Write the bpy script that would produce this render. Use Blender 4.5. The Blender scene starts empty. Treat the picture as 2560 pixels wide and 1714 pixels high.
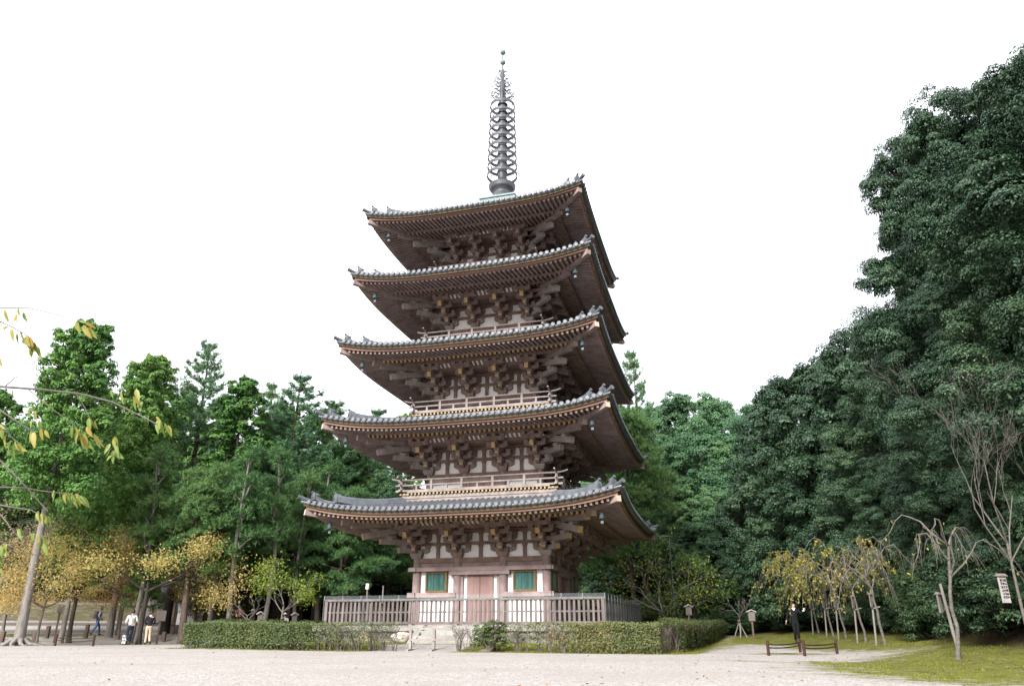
import bpy, bmesh, math, random
import numpy as np
from mathutils import Vector, Matrix, noise as mnoise

# ---------------------------------------------------------------- camera, world, sun, exposure
sc = bpy.context.scene
COL = sc.collection
CAM = (11.643, -39.0636, 0.73); YAW = -0.27406; PITCH = 0.37018; FPX = 1846.2; PW, PH = 2560, 1714
cd = bpy.data.cameras.new('camera'); co = bpy.data.objects.new('camera', cd); COL.objects.link(co)
co.location = CAM; co.rotation_euler = (math.pi/2 + PITCH, 0, -YAW)
cd.sensor_width = 36; cd.lens = 36*FPX/PW; cd.clip_start = 0.1; cd.clip_end = 3000
sc.camera = co
sc.render.engine = 'CYCLES'
sc.render.resolution_x = 1024; sc.render.resolution_y = 685
sc.view_settings.view_transform = 'Standard'; sc.view_settings.look = 'None'
sc.view_settings.exposure = 1.38; sc.view_settings.gamma = 1.0; sc.view_settings.use_curve_mapping = False

SUN_EL, SUN_AZ = math.radians(31), math.radians(190)      # azimuth measured from +Y clockwise: sun behind-left of the camera
wd = bpy.data.worlds.new('World'); sc.world = wd; wd.use_nodes = True
nt = wd.node_tree; nt.nodes.clear()
wo = nt.nodes.new('ShaderNodeOutputWorld'); bg = nt.nodes.new('ShaderNodeBackground')
sky = nt.nodes.new('ShaderNodeTexSky'); sky.sky_type = 'NISHITA'; sky.sun_disc = False
sky.sun_elevation = SUN_EL; sky.sun_rotation = SUN_AZ; sky.dust_density = 4.0; sky.air_density = 1.0
mx = nt.nodes.new('ShaderNodeMix'); mx.data_type = 'RGBA'; mx.blend_type = 'MIX'
mx.inputs['Factor'].default_value = 0.88                    # an overcast: mostly even white cloud
mx.inputs[7].default_value = (8.6, 8.8, 9.3, 1)
nt.links.new(sky.outputs[0], mx.inputs[6]); nt.links.new(mx.outputs[2], bg.inputs[0])
bg.inputs[1].default_value = 0.1
nt.links.new(bg.outputs[0], wo.inputs[0])
sl = bpy.data.lights.new('sun', 'SUN'); sl.energy = 2.9; sl.angle = math.radians(16); sl.color = (1, .975, .95)
so = bpy.data.objects.new('sun', sl); COL.objects.link(so)
sd = Vector((math.sin(SUN_AZ)*math.cos(SUN_EL), math.cos(SUN_AZ)*math.cos(SUN_EL), math.sin(SUN_EL)))
so.rotation_euler = sd.to_track_quat('Z', 'Y').to_euler(); so.location = (0, -60, 60)

R = random.Random(7)
RN = np.random.default_rng(11)

# ---------------------------------------------------------------- helpers
_fw = np.array([math.sin(YAW)*math.cos(PITCH), math.cos(YAW)*math.cos(PITCH), math.sin(PITCH)])
_rt = np.array([math.cos(YAW), -math.sin(YAW), 0.0]); _up = np.cross(_rt, _fw)
def at(px, py, D):
    """point seen at a pixel of the photograph, D metres away over the ground"""
    d = _fw*FPX + _rt*(px-PW/2) - _up*(py-PH/2)
    return np.array(CAM) + d*D/math.hypot(d[0], d[1])
def sst(a, b, x):
    t = np.clip((x-a)/(b-a), 0, 1); return t*t*(3-2*t)
def terrain(x, y):
    x = np.asarray(x, float); y = np.asarray(y, float)
    wl = 1-sst(-14, -5, x); wr = sst(4, 10, x)
    q = -.69*x + .72*y
    hl = .05*np.maximum(0, q-12.5) + .09*np.maximum(0, q-23) + np.minimum(.75, .24*np.maximum(0, q-13.3))*sst(-24, -19, x)
    hr = .02*np.maximum(0, y+4) + .10*np.maximum(0, x-(14-.1*y))
    hm = .012*np.maximum(0, y-4)
    h = wl*hl + wr*hr + (1-wl)*(1-wr)*hm
    h = h + .42*np.maximum(0, x-18.6-.06*np.abs(y+8))*sst(-34, -22, y)          # wooded bank on the right
    h = h + .17*np.maximum(0, np.hypot(x-11.6, y+39)-80)                          # hillside behind
    inner = sst(-11.6, -9.6, y)*(1-sst(9, 11, y))*sst(-10.5, -9, x)*(1-sst(9, 10.5, x))
    h = h + .20*inner
    h = h + .03*np.sin(x*.9+1.3)*np.sin(y*.8)*sst(12, 16, x) + .02*np.sin(x*.53)*np.sin(y*.47)
    return np.minimum(h, 30)
def tz(x, y): return float(terrain(x, y))
def atg(px, D):
    p = at(px, 1572, D); return np.array([p[0], p[1], tz(p[0], p[1])])

class MB:
    def __init__(s): s.v = []; s.f = []; s.m = []; s.sm = []; s.T = None
    def add(s, vs, fs, mat=0, smooth=False):
        b = len(s.v)
        if s.T is not None: vs = [tuple(s.T @ Vector(p)) for p in vs]
        s.v.extend([tuple(p) for p in vs])
        for f in fs: s.f.append([b+i for i in f]); s.m.append(mat); s.sm.append(smooth)
    def box(s, x0, x1, y0, y1, z0, z1, mat=0, tx=0, ty=0, tb=0, tbx=None, mats=None):
        """box; tb shrinks the bottom by that much on each side"""
        vs = [(x0+tb, y0+tb, z0), (x1-tb, y0+tb, z0), (x1-tb, y1-tb, z0), (x0+tb, y1-tb, z0), (x0, y0, z1), (x1, y0, z1), (x1, y1, z1), (x0, y1, z1)]
        s.add(vs, [(0, 3, 2, 1), (4, 5, 6, 7), (0, 1, 5, 4), (1, 2, 6, 5), (2, 3, 7, 6), (3, 0, 4, 7)], mat)
    def beam(s, p, q, w, h, mat=0, up=(0, 0, 1), endmat=None):
        """rectangular beam from p to q (centre line), w wide, h high"""
        p, q = Vector(p), Vector(q); d = (q-p).normalized(); r = d.cross(Vector(up)).normalized(); u = r.cross(d)
        vs = []
        for c in (p, q):
            for a, b in ((-1, -1), (1, -1), (1, 1), (-1, 1)): vs.append(c+r*(a*w/2)+u*(b*h/2))
        s.add(vs, [(0, 1, 5, 4), (1, 2, 6, 5), (2, 3, 7, 6), (3, 0, 4, 7)], mat)
        s.add(vs[:4], [(3, 2, 1, 0)], mat); s.add(vs[4:], [(0, 1, 2, 3)], mat if endmat is None else endmat)
    def tube(s, pts, rad, n=6, mat=0, cap=True, smooth=True):
        pts = [Vector(p) for p in pts]
        if not hasattr(rad, '__len__'): rad = [rad]*len(pts)
        d0 = (pts[1]-pts[0]).normalized(); r = d0.orthogonal().normalized(); vs = []
        for i, p in enumerate(pts):
            d = (pts[min(i+1, len(pts)-1)]-pts[max(i-1, 0)])
            d = d.normalized() if d.length > 1e-9 else d0
            r = (r-d*r.dot(d)); r = r.normalized() if r.length > 1e-6 else d.orthogonal().normalized()
            b = d.cross(r)
            for k in range(n):
                a = 2*math.pi*k/n; vs.append(p+(r*math.cos(a)+b*math.sin(a))*rad[i])
        fs = [(i*n+k, i*n+(k+1) % n, (i+1)*n+(k+1) % n, (i+1)*n+k) for i in range(len(pts)-1) for k in range(n)]
        s.add(vs, fs, mat, smooth)
        if cap:
            s.add(vs[:n], [tuple(range(n))[::-1]], mat); s.add(vs[-n:], [tuple(range(n))], mat)
    def lathe(s, prof, n=16, c=(0, 0, 0), mat=0, smooth=True):
        vs = []
        for r, z in prof:
            for k in range(n):
                a = 2*math.pi*k/n; vs.append((c[0]+r*math.cos(a), c[1]+r*math.sin(a), c[2]+z))
        fs = [(i*n+k, i*n+(k+1) % n, (i+1)*n+(k+1) % n, (i+1)*n+k) for i in range(len(prof)-1) for k in range(n)]
        s.add(vs, fs, mat, smooth)
        s.add(vs[:n], [tuple(range(n))[::-1]], mat); s.add(vs[-n:], [tuple(range(n))], mat)
    def prism(s, poly, axis, a, b, mat=0):
        """extrude a 2-D outline; axis 'x','y','z' from a to b"""
        n = len(poly)
        def P(u, v, t): return (t, u, v) if axis == 'x' else ((u, t, v) if axis == 'y' else (u, v, t))
        vs = [P(u, v, a) for u, v in poly]+[P(u, v, b) for u, v in poly]
        s.add(vs, [(i, (i+1) % n, n+(i+1) % n, n+i) for i in range(n)], mat)
        s.add(vs[:n], [tuple(range(n))[::-1]], mat); s.add(vs[n:], [tuple(range(n))], mat)
    def grid(s, P, nu, nv, mat=0, smooth=True):
        s.add(P, [(i*nv+j, i*nv+j+1, (i+1)*nv+j+1, (i+1)*nv+j) for i in range(nu-1) for j in range(nv-1)], mat, smooth)
    def mesh(s, name, mats):
        me = bpy.data.meshes.new(name); me.from_pydata(s.v, [], s.f)
        for m in mats: me.materials.append(m)
        if len(mats) > 1: me.polygons.foreach_set('material_index', s.m)
        me.polygons.foreach_set('use_smooth', s.sm)
        me.update(); return me

def thing(name, label, cat, loc=(0, 0, 0), rz=0.0, group=None, scale=1.0):
    o = bpy.data.objects.new(name, None); COL.objects.link(o); o.empty_display_size = .3
    o.location = tuple(loc); o.rotation_euler = (0, 0, rz)
    o.scale = (scale,)*3 if not hasattr(scale, '__len__') else scale
    tag(o, label, cat, group); return o
def tag(o, label=None, cat=None, group=None, kind=None):
    if label: o['label'] = label
    if cat: o['category'] = cat
    if group: o['group'] = group
    if kind: o['kind'] = kind
    return o
def part(name, mb, mats, parent=None, loc=(0, 0, 0), rz=0.0, label=None):
    if isinstance(mb, MB):
        mats = mats if isinstance(mats, (list, tuple)) else [mats]
        mb = mb.mesh(name, mats)
    o = bpy.data.objects.new(name, mb); COL.objects.link(o); o.parent = parent
    o.location = tuple(loc); o.rotation_euler = (0, 0, rz)
    if label: o['label'] = label
    return o
def copy_tree(o, parent=None):
    c = o.copy(); COL.objects.link(c)
    if parent is not None: c.parent = parent
    for ch in list(o.children): copy_tree(ch, c)
    return c

# ---------------------------------------------------------------- materials
def mat(name, c1, c2=None, scale=3.0, rough=.75, spec=.3, bump=0.0, bscale=30.0, c3=None, stretch=(1, 1, 1), detail=5.0, metal=0.0, lo=.35, hi=.65, island=0.0, trans=0.0, tcol=None):
    m = bpy.data.materials.new(name); m.use_nodes = True; t = m.node_tree; N = t.nodes; Lk = t.links
    b = N['Principled BSDF']; out = N['Material Output']
    b.inputs['Roughness'].default_value = rough; b.inputs['Specular IOR Level'].default_value = spec; b.inputs['Metallic'].default_value = metal
    c2 = c2 or tuple(x*.7 for x in c1)
    tc = N.new('ShaderNodeTexCoord'); mp = N.new('ShaderNodeMapping'); mp.inputs['Scale'].default_value = stretch
    Lk.new(tc.outputs['Object'], mp.inputs[0])
    nz = N.new('ShaderNodeTexNoise'); nz.inputs['Scale'].default_value = scale; nz.inputs['Detail'].default_value = detail; nz.inputs['Roughness'].default_value = .65
    Lk.new(mp.outputs[0], nz.inputs['Vector'])
    cr = N.new('ShaderNodeValToRGB'); e = cr.color_ramp.elements
    e[0].position = lo; e[0].color = (*c1, 1); e[1].position = hi; e[1].color = (*c2, 1)
    if c3: k = e.new(.9); k.color = (*c3, 1)
    Lk.new(nz.outputs[0], cr.inputs[0]); src = cr.outputs[0]
    if island > 0:
        g = N.new('ShaderNodeNewGeometry'); hs = N.new('ShaderNodeHueSaturation')
        ma = N.new('ShaderNodeMapRange'); ma.inputs[3].default_value = 1-island; ma.inputs[4].default_value = 1+island
        Lk.new(g.outputs['Random Per Island'], ma.inputs[0]); Lk.new(ma.outputs[0], hs.inputs['Value']); Lk.new(src, hs.inputs['Color']); src = hs.outputs[0]
    Lk.new(src, b.inputs['Base Color'])
    if bump > 0:
        n2 = N.new('ShaderNodeTexNoise'); n2.inputs['Scale'].default_value = bscale; n2.inputs['Detail'].default_value = 4
        Lk.new(mp.outputs[0], n2.inputs['Vector'])
        bp = N.new('ShaderNodeBump'); bp.inputs['Strength'].default_value = bump; bp.inputs['Distance'].default_value = .05
        Lk.new(n2.outputs[0], bp.inputs['Height']); Lk.new(bp.outputs[0], b.inputs['Normal'])
    if trans > 0:
        tr = N.new('ShaderNodeBsdfTranslucent'); ms = N.new('ShaderNodeMixShader'); ms.inputs[0].default_value = trans
        if tcol: tr.inputs[0].default_value = (*tcol, 1)
        else: Lk.new(src, tr.inputs[0])
        Lk.new(b.outputs[0], ms.inputs[1]); Lk.new(tr.outputs[0], ms.inputs[2]); Lk.new(ms.outputs[0], out.inputs[0])
    return m
def leafmat(name, stops, rough=.5, spec=.4, trans=.25, patch=None):
    """leaf colours picked per leaf (per mesh island) from stops, with a slow drift over the crown"""
    m = bpy.data.materials.new(name); m.use_nodes = True; t = m.node_tree; N = t.nodes; Lk = t.links
    b = N['Principled BSDF']; out = N['Material Output']
    b.inputs['Roughness'].default_value = rough; b.inputs['Specular IOR Level'].default_value = spec
    g = N.new('ShaderNodeNewGeometry'); oi = N.new('ShaderNodeObjectInfo')
    tc = N.new('ShaderNodeTexCoord'); nz = N.new('ShaderNodeTexNoise'); nz.inputs['Scale'].default_value = .45; nz.inputs['Detail'].default_value = 3
    Lk.new(tc.outputs['Object'], nz.inputs['Vector'])
    a1 = N.new('ShaderNodeMath'); a1.operation = 'MULTIPLY'; a1.inputs[1].default_value = .55; Lk.new(g.outputs['Random Per Island'], a1.inputs[0])
    a2 = N.new('ShaderNodeMath'); a2.operation = 'MULTIPLY_ADD'; a2.inputs[1].default_value = .9; Lk.new(nz.outputs[0], a2.inputs[0]); Lk.new(a1.outputs[0], a2.inputs[2])
    a3 = N.new('ShaderNodeMath'); a3.operation = 'MULTIPLY_ADD'; a3.inputs[1].default_value = .3; Lk.new(oi.outputs['Random'], a3.inputs[0]); Lk.new(a2.outputs[0], a3.inputs[2])
    a4 = N.new('ShaderNodeMath'); a4.operation = 'SUBTRACT'; a4.inputs[1].default_value = .38; Lk.new(a3.outputs[0], a4.inputs[0])
    cr = N.new('ShaderNodeValToRGB'); e = cr.color_ramp.elements
    n = len(stops)
    e[0].position = 0; e[0].color = (*stops[0], 1); e[1].position = 1; e[1].color = (*stops[-1], 1)
    for i in range(1, n-1): k = e.new(i/(n-1)); k.color = (*stops[i], 1)
    Lk.new(a4.outputs[0], cr.inputs[0]); Lk.new(cr.outputs[0], b.inputs['Base Color'])
    if trans > 0:
        tr = N.new('ShaderNodeBsdfTranslucent'); ms = N.new('ShaderNodeMixShader'); ms.inputs[0].default_value = trans
        Lk.new(cr.outputs[0], tr.inputs[0]); Lk.new(b.outputs[0], ms.inputs[1]); Lk.new(tr.outputs[0], ms.inputs[2]); Lk.new(ms.outputs[0], out.inputs[0])
    return m

M = {}
M['wood'] = mat('weathered_wood', (.32, .245, .232), (.195, .138, .128), 1.6, .85, .2, .35, 25, c3=(.43, .37, .355))
M['wood_dark'] = mat('old_brown_wood', (.255, .175, .145), (.155, .097, .076), 2.2, .85, .2, .3, 25, c3=(.34, .265, .245))
M['bracket_wood'] = mat('weathered_bracket_wood', (.285, .22, .198), (.18, .118, .102), 3.5, .85, .2, .3, 25, c3=(.40, .345, .32))
M['wood_pale'] = mat('pale_grey_wood', (.31, .27, .25), (.20, .165, .15), 2.0, .85, .2, .25, 25)
M['wood_red'] = mat('red_brown_wood', (.20, .085, .065), (.13, .06, .048), 1.5, .8, .25, .15, 25)
M['wood_fence'] = mat('silvered_fence_wood', (.185, .16, .15), (.10, .082, .075), 1.2, .88, .2, .3, 30, stretch=(3, 3, .6), c3=(.25, .225, .215), island=.22)
M['door'] = mat('faded_red_door', (.29, .185, .165), (.22, .14, .125), 1.4, .8, .25, .15, 20, stretch=(2, 2, .5))
M['plaster'] = mat('white_plaster', (.84, .83, .82), (.74, .72, .70), 1.0, .9, .15, .05, 20)
M['yellow'] = mat('faded_yellow_paint', (.46, .31, .10), (.36, .26, .16), 4.0, .8, .2)
M['cream'] = mat('worn_cream_end_grain', (.54, .47, .37), (.42, .34, .24), 7.0, .85, .2)
M['grey_end'] = mat('bare_grey_end_grain', (.28, .22, .20), (.17, .125, .11), 7.0, .85, .2)
M['tile'] = mat('grey_roof_tile', (.145, .158, .178), (.085, .092, .105), 2.6, .5, .5, .2, 14, c3=(.27, .285, .305), detail=8)
M['tile_end'] = mat('roof_tile_end', (.10, .106, .118), (.055, .058, .064), 9, .55, .5, .3, 40)
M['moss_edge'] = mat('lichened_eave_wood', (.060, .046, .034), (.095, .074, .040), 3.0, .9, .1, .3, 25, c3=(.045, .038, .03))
M['fascia'] = mat('eave_board_red_brown', (.27, .15, .12), (.23, .155, .135), 1.2, .8, .25, .15, 20)
M['copper'] = mat('verdigris_copper', (.20, .30, .285), (.14, .19, .18), 2.5, .6, .4, .1, 20, c3=(.14, .12, .11))
M['bronze'] = mat('weathered_bronze', (.038, .036, .042), (.066, .074, .084), 2.0, .55, .5, .1, 15, c3=(.11, .14, .15))
M['bell'] = mat('green_bronze_bell', (.075, .11, .12), (.05, .07, .08), 5, .55, .5)
M['teal'] = mat('teal_painted_slat', (.10, .225, .20), (.16, .30, .27), 7, .8, .2, island=.35, stretch=(1, 1, .4))
M['gold'] = mat('ochre_window_frame', (.20, .125, .04), (.12, .07, .025), 6, .7, .3)
M['stone'] = mat('pale_cut_stone', (.31, .295, .27), (.20, .19, .17), 2.0, .9, .15, .3, 12)
M['stone_wall'] = mat('rough_field_stone', (.20, .185, .165), (.11, .10, .09), 1.6, .9, .15, .4, 10, island=.22)
M['stone_tan'] = mat('tan_boulder', (.34, .26, .17), (.24, .18, .12), 2.5, .9, .15, .3, 12)
M['stone_white'] = mat('white_boulder', (.46, .42, .38), (.28, .23, .20), 3.5, .9, .15, .3, 12)
M['stone_ochre'] = mat('ochre_boulder', (.34, .25, .09), (.24, .19, .10), 2.5, .9, .15, .3, 12)
M['bark'] = mat('grey_bark', (.25, .23, .21), (.15, .13, .115), 3.0, .9, .1, .6, 14, stretch=(2.5, 2.5, .5), c3=(.27, .26, .24))
M['bark_dark'] = mat('dark_bark', (.065, .055, .048), (.035, .028, .025), 3, .9, .1, .6, 14, stretch=(2.5, 2.5, .5))
M['bark_brown'] = mat('brown_pine_bark', (.15, .11, .09), (.085, .062, .052), 3, .9, .1, .6, 14, stretch=(2.5, 2.5, .5))
M['bark_grey'] = mat('grey_cherry_bark', (.165, .15, .13), (.085, .076, .066), 5, .85, .15, .6, 12, c3=(.24, .225, .20), stretch=(1, 1, 2.2))
M['bark_pale'] = mat('pale_cherry_bark', (.19, .17, .15), (.105, .09, .078), 4, .8, .2, .4, 14, c3=(.26, .245, .225))
M['post_brown'] = mat('dark_red_brown_post', (.055, .024, .02), (.032, .016, .014), 4, .8, .25, .2, 25)
M['rope'] = mat('dark_rope', (.05, .04, .03), (.03, .025, .02), 20, .9, .1)
M['black'] = mat('black_metal', (.02, .02, .021), (.03, .03, .03), 3, .5, .4)
M['white_paint'] = mat('white_paint', (.78, .78, .77), (.7, .7, .69), 3, .7, .3)
M['ink'] = mat('black_ink', (.03, .03, .03), (.05, .05, .05), 3, .8, .2)
M['board_white'] = mat('weathered_sign_board', (.42, .39, .37), (.30, .27, .25), 3, .85, .2)
M['board_grey'] = mat('grey_sign_board', (.20, .17, .155), (.13, .11, .10), 3, .85, .2)

def glassmat():
    m = bpy.data.materials.new('clear_acrylic'); m.use_nodes = True; N = m.node_tree.nodes; Lk = m.node_tree.links
    b = N['Principled BSDF']; b.inputs['Base Color'].default_value = (.75, .82, .84, 1); b.inputs['Roughness'].default_value = .08
    tr = N.new('ShaderNodeBsdfTransparent'); tr.inputs[0].default_value = (.90, .94, .95, 1)
    ms = N.new('ShaderNodeMixShader'); ms.inputs[0].default_value = .07
    Lk.new(tr.outputs[0], ms.inputs[1]); Lk.new(b.outputs[0], ms.inputs[2]); Lk.new(ms.outputs[0], N['Material Output'].inputs[0])
    return m
M['acrylic'] = glassmat()
M['acrylic_edge'] = mat('acrylic_edge', (.20, .22, .23), (.26, .28, .29), 3, .4, .5)

# ================================================================ GROUND
def inpoly_mask(x, y, poly, soft):
    """signed softness of being inside a polygon (numpy): 1 inside, 0 outside"""
    x = np.asarray(x); y = np.asarray(y); ins = np.zeros(x.shape, bool); dmin = np.full(x.shape, 1e9)
    n = len(poly)
    for i in range(n):
        x1, y1 = poly[i]; x2, y2 = poly[(i+1) % n]
        c = ((y1 > y) != (y2 > y)) & (x < (x2-x1)*(y-y1)/((y2-y1) if abs(y2-y1) > 1e-9 else 1e-9)+x1); ins ^= c
        dx, dy = x2-x1, y2-y1; L2 = dx*dx+dy*dy
        t = np.clip(((x-x1)*dx+(y-y1)*dy)/L2, 0, 1); dmin = np.minimum(dmin, np.hypot(x-x1-t*dx, y-y1-t*dy))
    sd = np.where(ins, dmin, -dmin)
    return sst(-soft, soft, sd)
HL = (-10.3, -10.7); HR = (9.3, -12.3)          # front hedge line, left and right ends
def moss_mask(x, y):
    moss = inpoly_mask(x, y, [(HL[0]-.9, HL[1]-.55), (-3.2, -12.15), (-1.6, -12.4), (-1.6, -9.6), (1.9, -9.6), (1.9, -12.75), (9.9, -13.1), (10.6, -11), (11.3, 12), (-11.6, 12)], .5)
    return np.maximum(moss, right_moss(x, y))
def right_moss(x, y):
    def g(px, py, z=.05):
        d = _fw*FPX+_rt*(px-PW/2)-_up*(py-PH/2); k = (z-CAM[2])/d[2]; return (CAM[0]+d[0]*k, CAM[1]+d[1]*k)
    rp = [g(1790, 1620), g(1850, 1612), g(1944, 1613), g(2000, 1621), g(2158, 1629), g(2240, 1634), g(2130, 1643), g(1987, 1646), g(2060, 1674), g(2200, 1690), g(2560, 1706), (16.5, -32), (40, -32), (40, 30), (10.6, 30), (10.4, -6)]
    return inpoly_mask(x, y, rp, 1.6)*.9
def ground_mesh():
    xs = np.concatenate([[-1500, -700, -320, -160, -110, -80], np.arange(-62, 36.01, .35), [42, 55, 80, 130, 260, 600, 1500]])
    ys = np.concatenate([[-600, -200, -80, -55, -46], np.arange(-40, 46.01, .35), [52, 60, 72, 90, 130, 220, 500, 1500]])
    X, Y = np.meshgrid(xs, ys, indexing='ij'); Z = terrain(X, Y)
    V = np.stack([X.ravel(), Y.ravel(), Z.ravel()], 1); nu, nv = X.shape
    I = np.arange(nu*nv).reshape(nu, nv)
    F = np.stack([I[:-1, :-1].ravel(), I[1:, :-1].ravel(), I[1:, 1:].ravel(), I[:-1, 1:].ravel()], 1)
    me = bpy.data.meshes.new('ground')
    me.vertices.add(len(V)); me.vertices.foreach_set('co', V.ravel())
    me.loops.add(F.size); me.loops.foreach_set('vertex_index', F.ravel()); me.polygons.add(len(F))
    me.polygons.foreach_set('loop_start', np.arange(len(F))*4); me.polygons.foreach_set('use_smooth', np.ones(len(F), bool)); me.update()
    x, y = V[:, 0], V[:, 1]
    # moss: inside the hedge ring, along the hedge foot, and the lawn on the right
    moss = inpoly_mask(x, y, [(HL[0]-.9, HL[1]-.55), (-3.2, -12.15), (-1.6, -12.4), (-1.6, -9.6), (1.9, -9.6), (1.9, -12.75), (9.9, -13.1), (10.6, -11), (11.3, 12), (-11.6, 12)], .5)
    def g(px, py, z=.05):
        d = _fw*FPX+_rt*(px-PW/2)-_up*(py-PH/2); k = (z-CAM[2])/d[2]; return (CAM[0]+d[0]*k, CAM[1]+d[1]*k)
    rp = [g(1790, 1620), g(1850, 1612), g(1944, 1613), g(2000, 1621), g(2158, 1629), g(2240, 1634), g(2130, 1643), g(1987, 1646), g(2060, 1674), g(2200, 1690), g(2560, 1706), (16.5, -32), (40, -32), (40, 30), (10.6, 30), (10.4, -6)]
    moss = np.maximum(moss, inpoly_mask(x, y, rp, 2.0)*.9)
    # tongues of moss over the gravel on the right, round the rope posts and on the left
    for cx, cy, rx, ry, a in ((13.3, -11.6, 1.5, 1.3, .9), (12.2, -18, 1.6, .8, .5), (14.0, -21.5, 2.2, .7, .62), (-19.9, -6.4, 1.3, .5, .6), (-16.8, -1.6, 3.0, .8, .85), (-22.5, 2.2, 3.5, .9, .85), (-26, -3.5, 2.2, .8, .35), (-14.2, -6, 2.2, .6, .35)):
        moss = np.maximum(moss, a*np.exp(-(((x-cx)/rx)**2+((y-cy)/ry)**2)))
    q = -.69*x+.72*y
    lawn = sst(18.5, 19.6, q)*(1-sst(22.4, 23.2, q))*(1-sst(-27, -24.5, x))+sst(28.2, 29.2, q)*(1-sst(38, 41, q))
    moss = np.maximum(moss, lawn*(1-sst(-19, -15, x))*.62)
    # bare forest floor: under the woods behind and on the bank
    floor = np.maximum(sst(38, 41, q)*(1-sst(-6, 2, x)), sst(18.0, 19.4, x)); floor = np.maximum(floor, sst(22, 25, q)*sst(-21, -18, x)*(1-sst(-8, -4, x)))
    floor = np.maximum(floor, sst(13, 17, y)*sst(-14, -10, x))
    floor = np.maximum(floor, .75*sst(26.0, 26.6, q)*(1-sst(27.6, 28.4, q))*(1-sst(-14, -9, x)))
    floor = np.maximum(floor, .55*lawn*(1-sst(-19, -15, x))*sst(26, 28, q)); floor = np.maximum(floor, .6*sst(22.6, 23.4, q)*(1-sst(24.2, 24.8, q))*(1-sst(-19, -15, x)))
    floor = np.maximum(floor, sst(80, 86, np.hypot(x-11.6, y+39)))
    sand = sst(10.5, 13, q)*(1-sst(21, 24, q))*(1-sst(-13, -8, x))
    for nm, a in (('moss', moss), ('floor', floor), ('sand', sand)):
        at_ = me.attributes.new(nm, 'FLOAT', 'POINT'); at_.data.foreach_set('value', a.astype(np.float32))
    return me
def ground_mat():
    m = bpy.data.materials.new('gravel_and_moss'); m.use_nodes = True; t = m.node_tree; N = t.nodes; Lk = t.links
    b = N['Principled BSDF']; b.inputs['Roughness'].default_value = .95; b.inputs['Specular IOR Level'].default_value = .1
    tc = N.new('ShaderNodeTexCoord')
    def noise(s, d=4, r=.6):
        n = N.new('ShaderNodeTexNoise'); n.inputs['Scale'].default_value = s; n.inputs['Detail'].default_value = d; n.inputs['Roughness'].default_value = r
        Lk.new(tc.outputs['Object'], n.inputs['Vector']); return n.outputs[0]
    def ramp(src, *st):
        c = N.new('ShaderNodeValToRGB'); e = c.color_ramp.elements
        e[0].position, e[1].position = st[0][0], st[-1][0]; e[0].color = (*st[0][1], 1); e[1].color = (*st[-1][1], 1)
        for p, k in st[1:-1]: q = e.new(p); q.color = (*k, 1)
        Lk.new(src, c.inputs[0]); return c.outputs[0]
    def mix(f, a, bb, mode='MIX'):
        x = N.new('ShaderNodeMix'); x.data_type = 'RGBA'; x.blend_type = mode
        if isinstance(f, float): x.inputs['Factor'].default_value = f
        else: Lk.new(f, x.inputs['Factor'])
        for i, s in ((6, a), (7, bb)):
            if isinstance(s, tuple): x.inputs[i].default_value = (*s, 1)
            else: Lk.new(s, x.inputs[i])
        return x.outputs[2]
    def math_(op, a, bb, c=None):
        x = N.new('ShaderNodeMath'); x.operation = op; x.use_clamp = True
        for i, s in enumerate((a, bb, c)):
            if s is None: continue
            if isinstance(s, (int, float)): x.inputs[i].default_value = s
            else: Lk.new(s, x.inputs[i])
        return x.outputs[0]
    def attr(n):
        a = N.new('ShaderNodeAttribute'); a.attribute_name = n; return a.outputs['Fac']
    vo = N.new('ShaderNodeTexVoronoi'); vo.inputs['Scale'].default_value = 34; Lk.new(tc.outputs['Object'], vo.inputs['Vector'])
    sep = N.new('ShaderNodeSeparateColor'); Lk.new(vo.outputs['Color'], sep.inputs[0])
    gcol = ramp(sep.outputs[0], (0, (.20, .175, .155)), (.35, (.335, .305, .28)), (.75, (.41, .38, .355)), (1, (.52, .495, .47)))
    big = noise(.35, 5)
    gcol = mix(math_('MULTIPLY', ramp(big, (.42, (0, 0, 0)), (.66, (1, 1, 1))), .6), gcol, (.31, .275, .245))
    dark = ramp(noise(11, 3), (.60, (0, 0, 0)), (.72, (1, 1, 1)))
    gcol = mix(math_('MULTIPLY', dark, .35), gcol, (.19, .16, .145))
    sandc = ramp(noise(3, 6), (.3, (.27, .24, .21)), (.7, (.36, .33, .30)))
    gcol = mix(math_('MULTIPLY', attr('sand'), .8), gcol, sandc)
    mcol = ramp(noise(1.5, 9, .78), (.36, (.055, .050, .018)), (.44, (.10, .108, .022)), (.50, (.19, .20, .030)), (.56, (.125, .12, .030)), (.62, (.14, .11, .055)))
    mcol = mix(ramp(noise(26, 4), (.4, (0, 0, 0)), (.75, (1, 1, 1))), mcol, (.06, .055, .02))
    edge = math_('ADD', attr('moss'), math_('MULTIPLY', math_('SUBTRACT', noise(2.6, 7, .72), .5), 1.0))
    x = N.new('ShaderNodeMath'); x.operation = 'MULTIPLY_ADD'; x.inputs[1].default_value = 2.6; x.inputs[2].default_value = -1.3
    Lk.new(noise(1.6, 10, .8), x.inputs[0])
    s2 = N.new('ShaderNodeMath'); s2.operation = 'ADD'; Lk.new(attr('moss'), s2.inputs[0]); Lk.new(x.outputs[0], s2.inputs[1])
    mf = ramp(s2.outputs[0], (.30, (0, 0, 0)), (.72, (1, 1, 1)))
    col = mix(mf, gcol, mcol)
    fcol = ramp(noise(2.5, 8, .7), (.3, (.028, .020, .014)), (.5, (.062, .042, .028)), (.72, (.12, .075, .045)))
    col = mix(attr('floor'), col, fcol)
    Lk.new(col, b.inputs['Base Color'])
    bp = N.new('ShaderNodeBump'); bp.inputs['Strength'].default_value = .7; bp.inputs['Distance'].default_value = .03
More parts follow.
